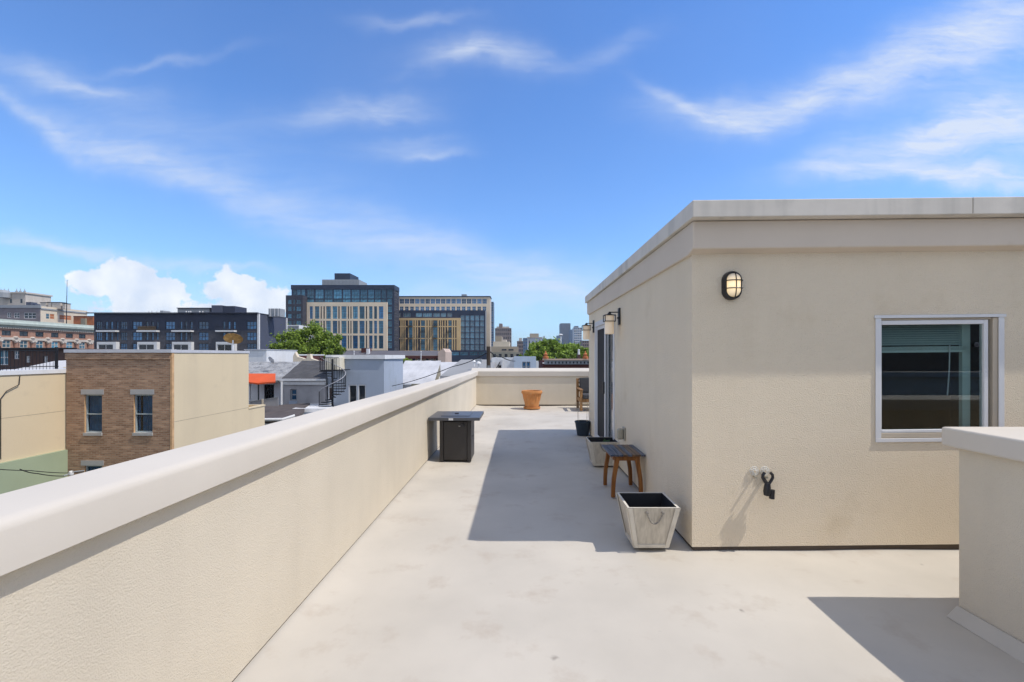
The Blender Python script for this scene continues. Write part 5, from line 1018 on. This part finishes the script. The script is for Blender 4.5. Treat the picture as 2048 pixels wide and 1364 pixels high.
# ---- far skyline on the right
def tower(name, label, D, px0, px1, top, depth, wallmat, cols=0, rows=0, glass='glass_blue', frame='mullion', y_bot=712, fill=.6, crown=(), cat='tower', cap=None):
    x0, x1 = PX(px0, D), PX(px1, D); zt = PZ(top, D); t = thing(name, label, cat, ((x0+x1)/2, D, GZ)); hs = []
    if cols:
        zb = PZ(y_bot, D); cw, rh = (x1-x0)/cols, (zt-zb)/rows
        hs = [(x0+cw*(i+.5-fill/2), x0+cw*(i+.5+fill/2), zb+rh*(j+.22), zb+rh*(j+.80)) for i in range(cols) for j in range(rows)]
    facade(t, (0, D, 0), 0, x0, x1, GZ, zt, hs, wallmat, .5, dict(nu=1, nv=1, fw=.2, frame=frame, glass=glass)); shell(t, x0, x1, D+.001, D+depth, GZ, zt, wallmat, 'roof_grey', ('F',))
    for i_, (a, b, y, mm) in enumerate(crown): MB().box(PX(a, D+2), PX(b, D+2), D+2+i_*.6, D+depth-2-i_*.3, zt-.6, PZ(y, D+2)).build('roof_housing', M[mm], t)
    if cap: MB().box(x0-.8, x1+.8, D-.9, D-.003, PZ(cap, D), zt+.2).build('cornice', M['limestone'], t)
    return t
M['brown_far'] = mat('far_brown_brick', (.25, .20, .18), .9, .1, .1); M['blue_tower'] = mat('blue_grey_tower', (.14, .20, .28), .5, .08, .05, spec=.5); M['slate_tower'] = mat('slate_tower', (.16, .19, .24), .6, .06, .05); M['white_tower'] = mat('white_tower', (.55, .58, .62), .7, .05, .05); M['tan_far'] = mat('far_tan_wall', (.42, .35, .26), .9, .08, .2)
tower('glass_slab', 'slim pale blue glass slab just behind the office block', 420, 981, 987, 603.5, 14, 'blue_tower', 1, 22, fill=.8)
tower('brick_tower', 'brown brick tower with battlemented crown right of the office block', 620, 990, 1022.5, 656, 24, 'brown_far', 8, 7, 'glass_dark', fill=.5, crown=((998, 1004.5, 647, 'brown_far'), (993, 1018, 653, 'limestone')))
tower('tan_block', 'plain tan windowless block in front of the brick tower', 230, 991, 1003.5, 672.5, 12, 'tan_far', cat='building')
tt = tower('tan_building', 'wide tan building with two dark slots and stepped roofline', 205, 982, 1036.5, 693, 20, 'tan_far', cat='building', crown=((986, 1019, 683, 'cream_wall'), (1003, 1012, 679, 'limestone')))
for a, b in ((1003.5, 1013), (1017, 1027)): MB().box(PX(a, 205), PX(b, 205), 204.9, 204.99, PZ(701, 205), PZ(698, 205)).build('window', M['glass_dark'], tt)
tower('grey_green_building', 'low grey green building below the tan building', 150, 984, 1040, 704, 14, 'olive_far', 5, 1, 'glass_dark', y_bot=722, fill=.5, cat='building') if False else None
M['olive_far'] = mat('far_olive_wall', (.28, .27, .22), .9, .15, .2); tower('olive_building', 'low olive grey building with ragged roof below the tan building', 150, 983, 1041, 704.5, 14, 'olive_far', 5, 1, 'glass_dark', y_bot=722, fill=.5, cat='building')
tower('white_office', 'white office block with dark vertical strips and tan penthouse', 520, 1055, 1084, 674.5, 20, 'white_tower', 4, 1, 'glass_dark', y_bot=712, fill=.32, cap=675.5, crown=((1060, 1077.5, 667, 'tan_far'),), cat='office block')
tower('grey_office', 'small blue grey office block left of the white office', 560, 1046, 1055, 676, 20, 'blue_tower', 2, 6, cat='office block')
tower('brown_office', 'small brown block with tiled top left of the white office', 460, 1034, 1046, 682, 16, 'brown_far', 4, 4, 'glass_dark', crown=((1038, 1044, 676, 'limestone'),), cat='building')
tower('white_tower', 'small white block right of the white office', 640, 1084, 1093, 676, 16, 'white_tower', 3, 6, cat='building', crown=((1087, 1090, 672, 'white_tower'),))
tower('blue_office', 'low wide blue glass office behind the trees', 760, 1093, 1126, 678, 20, 'blue_tower', 10, 6, cat='office block', crown=((1114, 1125, 671, 'blue_tower'),))
tower('slate_skyscraper', 'plain slate grey skyscraper, tallest over the trees', 950, 1121.5, 1141, 646.5, 34, 'slate_tower', 9, 20, 'slate_tower', 'slate_tower', fill=.6)
tower('blue_skyscraper', 'blue glass skyscraper between slate tower and white gridded tower', 900, 1141.2, 1150, 659, 30, 'blue_tower', 4, 14)
tower('gridded_tower', 'white gridded apartment tower beside the far wall lantern', 600, 1148, 1163.5, 655, 18, 'white_tower', 4, 12, 'glass_blue', fill=.68, crown=((1149.5, 1157, 652, 'slate_tower'),))
tower('brick_office', 'grey brown office block beside the penthouse wall', 430, 1165, 1195, 681, 20, 'brown_far', 8, 5, 'glass_dark', cat='building')
t = thing('lamp_mast', 'tall white mast with round white top beside the slate skyscraper', 'mast', (PX(1121.5, 300), 300, GZ)); MB().tube([(PX(1121.5, 300),300,GZ),(PX(1121.5, 300),300,PZ(671, 300))], .45, 8).build('post', M['white_paint'], t); MB().lathe([(0,-.6),(1.2,-.3),(1.5,.2),(.8,.7),(0,.8)], (PX(1121.5, 300), 300, PZ(670, 300)), 12).build('top', M['white_paint'], t, smooth=True)
# ---- trees
def leaf_mat(name, c1, c2):
    m = bpy.data.materials.new(name); m.use_nodes = True; nt = m.node_tree; N = nt.nodes; L = nt.links; p = N['Principled BSDF']; p.inputs['Roughness'].default_value = .6; p.inputs['Specular IOR Level'].default_value = .25
    g = N.new('ShaderNodeNewGeometry'); r = N.new('ShaderNodeValToRGB'); r.color_ramp.elements[0].color = (*c1, 1); r.color_ramp.elements[1].color = (*c2, 1); L.new(g.outputs['Random Per Island'], r.inputs[0]); L.new(r.outputs[0], p.inputs['Base Color'])
    tr = N.new('ShaderNodeBsdfTranslucent'); L.new(r.outputs[0], tr.inputs[0]); mx = N.new('ShaderNodeMixShader'); mx.inputs[0].default_value = .3; L.new(p.outputs[0], mx.inputs[1]); L.new(tr.outputs[0], mx.inputs[2]); L.new(mx.outputs[0], N['Material Output'].inputs[0]); return m
M['leaf_a'] = leaf_mat('tree_leaves', (.12, .185, .022), (.29, .40, .06)); M['leaf_b'] = leaf_mat('far_tree_leaves', (.13, .215, .022), (.31, .43, .06)); M['bark'] = mat('bark', (.09, .065, .045), .95, .3, 2)
def tree(label, D, lobes, leaf, n, trunk_px, m, seed):
    """lobes: (px, py, rx px, rz px, depth offset m) of the crown's masses"""
    rnd = random.Random(seed); s = D/F; bx = PX(trunk_px, D); t = thing('tree', label, 'tree', (bx, D, GZ), 'trees between the roofs')
    L_ = [(PX(a, D), D+dy, PZ(b, D), rx*s, rz*s) for a, b, rx, rz, dy in lobes]; zc = sum(l[2] for l in L_)/len(L_)
    b = MB(); b.tube([(bx,D,GZ),(bx+.2,D,GZ+(zc-GZ)*.5),(bx+.1,D+.2,zc)], [.45,.34,.22], 9)
    for x, y, z, rx, rz in L_: b.tube([(bx+.15,D,GZ+(zc-GZ)*rnd.uniform(.45, .7)),((bx+x)/2+rnd.uniform(-.4, .4),(D+y)/2,(z+zc)/2-rz*.3),(x,y,z+rz*.4)], [.18,.11,.04], 6)
    b.build('trunk', M['bark'], t, smooth=True)
    c = MB(); vs = []; fs = []; tot = sum(l[3]*l[4] for l in L_)
    for x, y, z, rx, rz in L_:
        clumps = []
        for k in range(max(10, int(16*rx*rz/3))):
            v = Vector((rnd.gauss(0, 1), rnd.gauss(0, 1), rnd.gauss(0, 1))).normalized()*rnd.uniform(.15, 1.0)**.5
            clumps.append((Vector((x+v.x*rx, y+v.y*rx, z+v.z*rz)), rnd.uniform(.18, .42)*min(rx, rz)))
        for k in range(int(n*rx*rz/tot)):
            cc, cr = rnd.choice(clumps); v = Vector((rnd.gauss(0, 1), rnd.gauss(0, 1), rnd.gauss(0, .8))).normalized()*cr*rnd.random()**.4; p = cc+v
            if rnd.random() < .14: p += v*rnd.uniform(.3, 1.3)
            nrm = (v.normalized()*.9+Vector((rnd.uniform(-1, 1), rnd.uniform(-1, 1), rnd.uniform(-.4, 1.2)))).normalized(); a = nrm.orthogonal().normalized(); a.rotate(Matrix.Rotation(rnd.uniform(0, 6.28), 3, nrm)); d = nrm.cross(a); q = leaf*rnd.uniform(.6, 1.3); i = len(vs)
            vs += [p-a*q, p-d*q*.55, p+a*q, p+d*q*.55]; fs.append((i, i+1, i+2, i+3))
    c.add(vs, fs); c.build('crown', m, t)
tree('large leafy green tree in front of the cream gridded glass tower', 72.0, [(563,702,22,18,0),(585,694,36,28,0),(622,680,38,29,0),(652,688,28,28,0),(640,704,34,18,-2),(570,708,22,14,1),(610,712,38,14,-2),(667,700,20,18,1)], .21, 32000, 618, M['leaf_a'], 3)
tree('broad rounded green tree left of the slate skyscraper', 112.0, [(1062,708,22,14,0),(1084,700,26,18,0),(1106,697,26,18,0),(1124,706,22,16,0),(1096,714,40,10,-3)], .34, 17000, 1095, M['leaf_b'], 5)
tree('smaller green tree below the gridded tower near the penthouse', 128.0, [(1140,700,18,14,0),(1158,702,18,13,0),(1150,712,26,10,-2),(1174,708,12,10,0)], .34, 9000, 1150, M['leaf_b'], 8)
def far_wood():
    t = thing('tree', 'dark ragged bush showing beside the right end of the brick terrace', 'tree', (PX(830, 60), 60, GZ))
    rnd = random.Random(2); c = MB(); vs = []; fs = []
    for px, py, r in ((812, 722, 6), (820, 724, 5), (806, 726, 5)):
        for k in range(500):
            v = Vector((rnd.gauss(0, 1), rnd.gauss(0, 1), rnd.gauss(0, 1))).normalized()*r*.065*rnd.random()**.4; p = P(px, py, 60)+v; a = Vector((rnd.uniform(-1, 1), rnd.uniform(-1, 1), rnd.uniform(-1, 1))).normalized()*.13; d = a.orthogonal().normalized()*.08; i = len(vs); vs += [p-a, p-d, p+a, p+d]; fs.append((i, i+1, i+2, i+3))
    c.add(vs, fs); c.build('crown', M['leaf_a'], t); MB().tube([(PX(812, 60),60,GZ),(PX(813, 60),60,PZ(722, 60))], .1, 6).build('trunk', M['bark'], t)
far_wood()
HAZE = True
if HAZE:
    hm = bpy.data.materials.new('haze_air'); hm.use_nodes = True; N = hm.node_tree.nodes; N.remove(N['Principled BSDF']); pv = N.new('ShaderNodeVolumePrincipled'); pv.inputs['Color'].default_value = (.80, .88, 1.0, 1); pv.inputs['Density'].default_value = .00013; pv.inputs['Anisotropy'].default_value = .2
    hm.node_tree.links.new(pv.outputs[0], N['Material Output'].inputs['Volume'])
    o = MB().box(-3100, 3100, -1600, 4600, GZ-1, 74).build('haze', hm); o['kind'] = 'stuff'
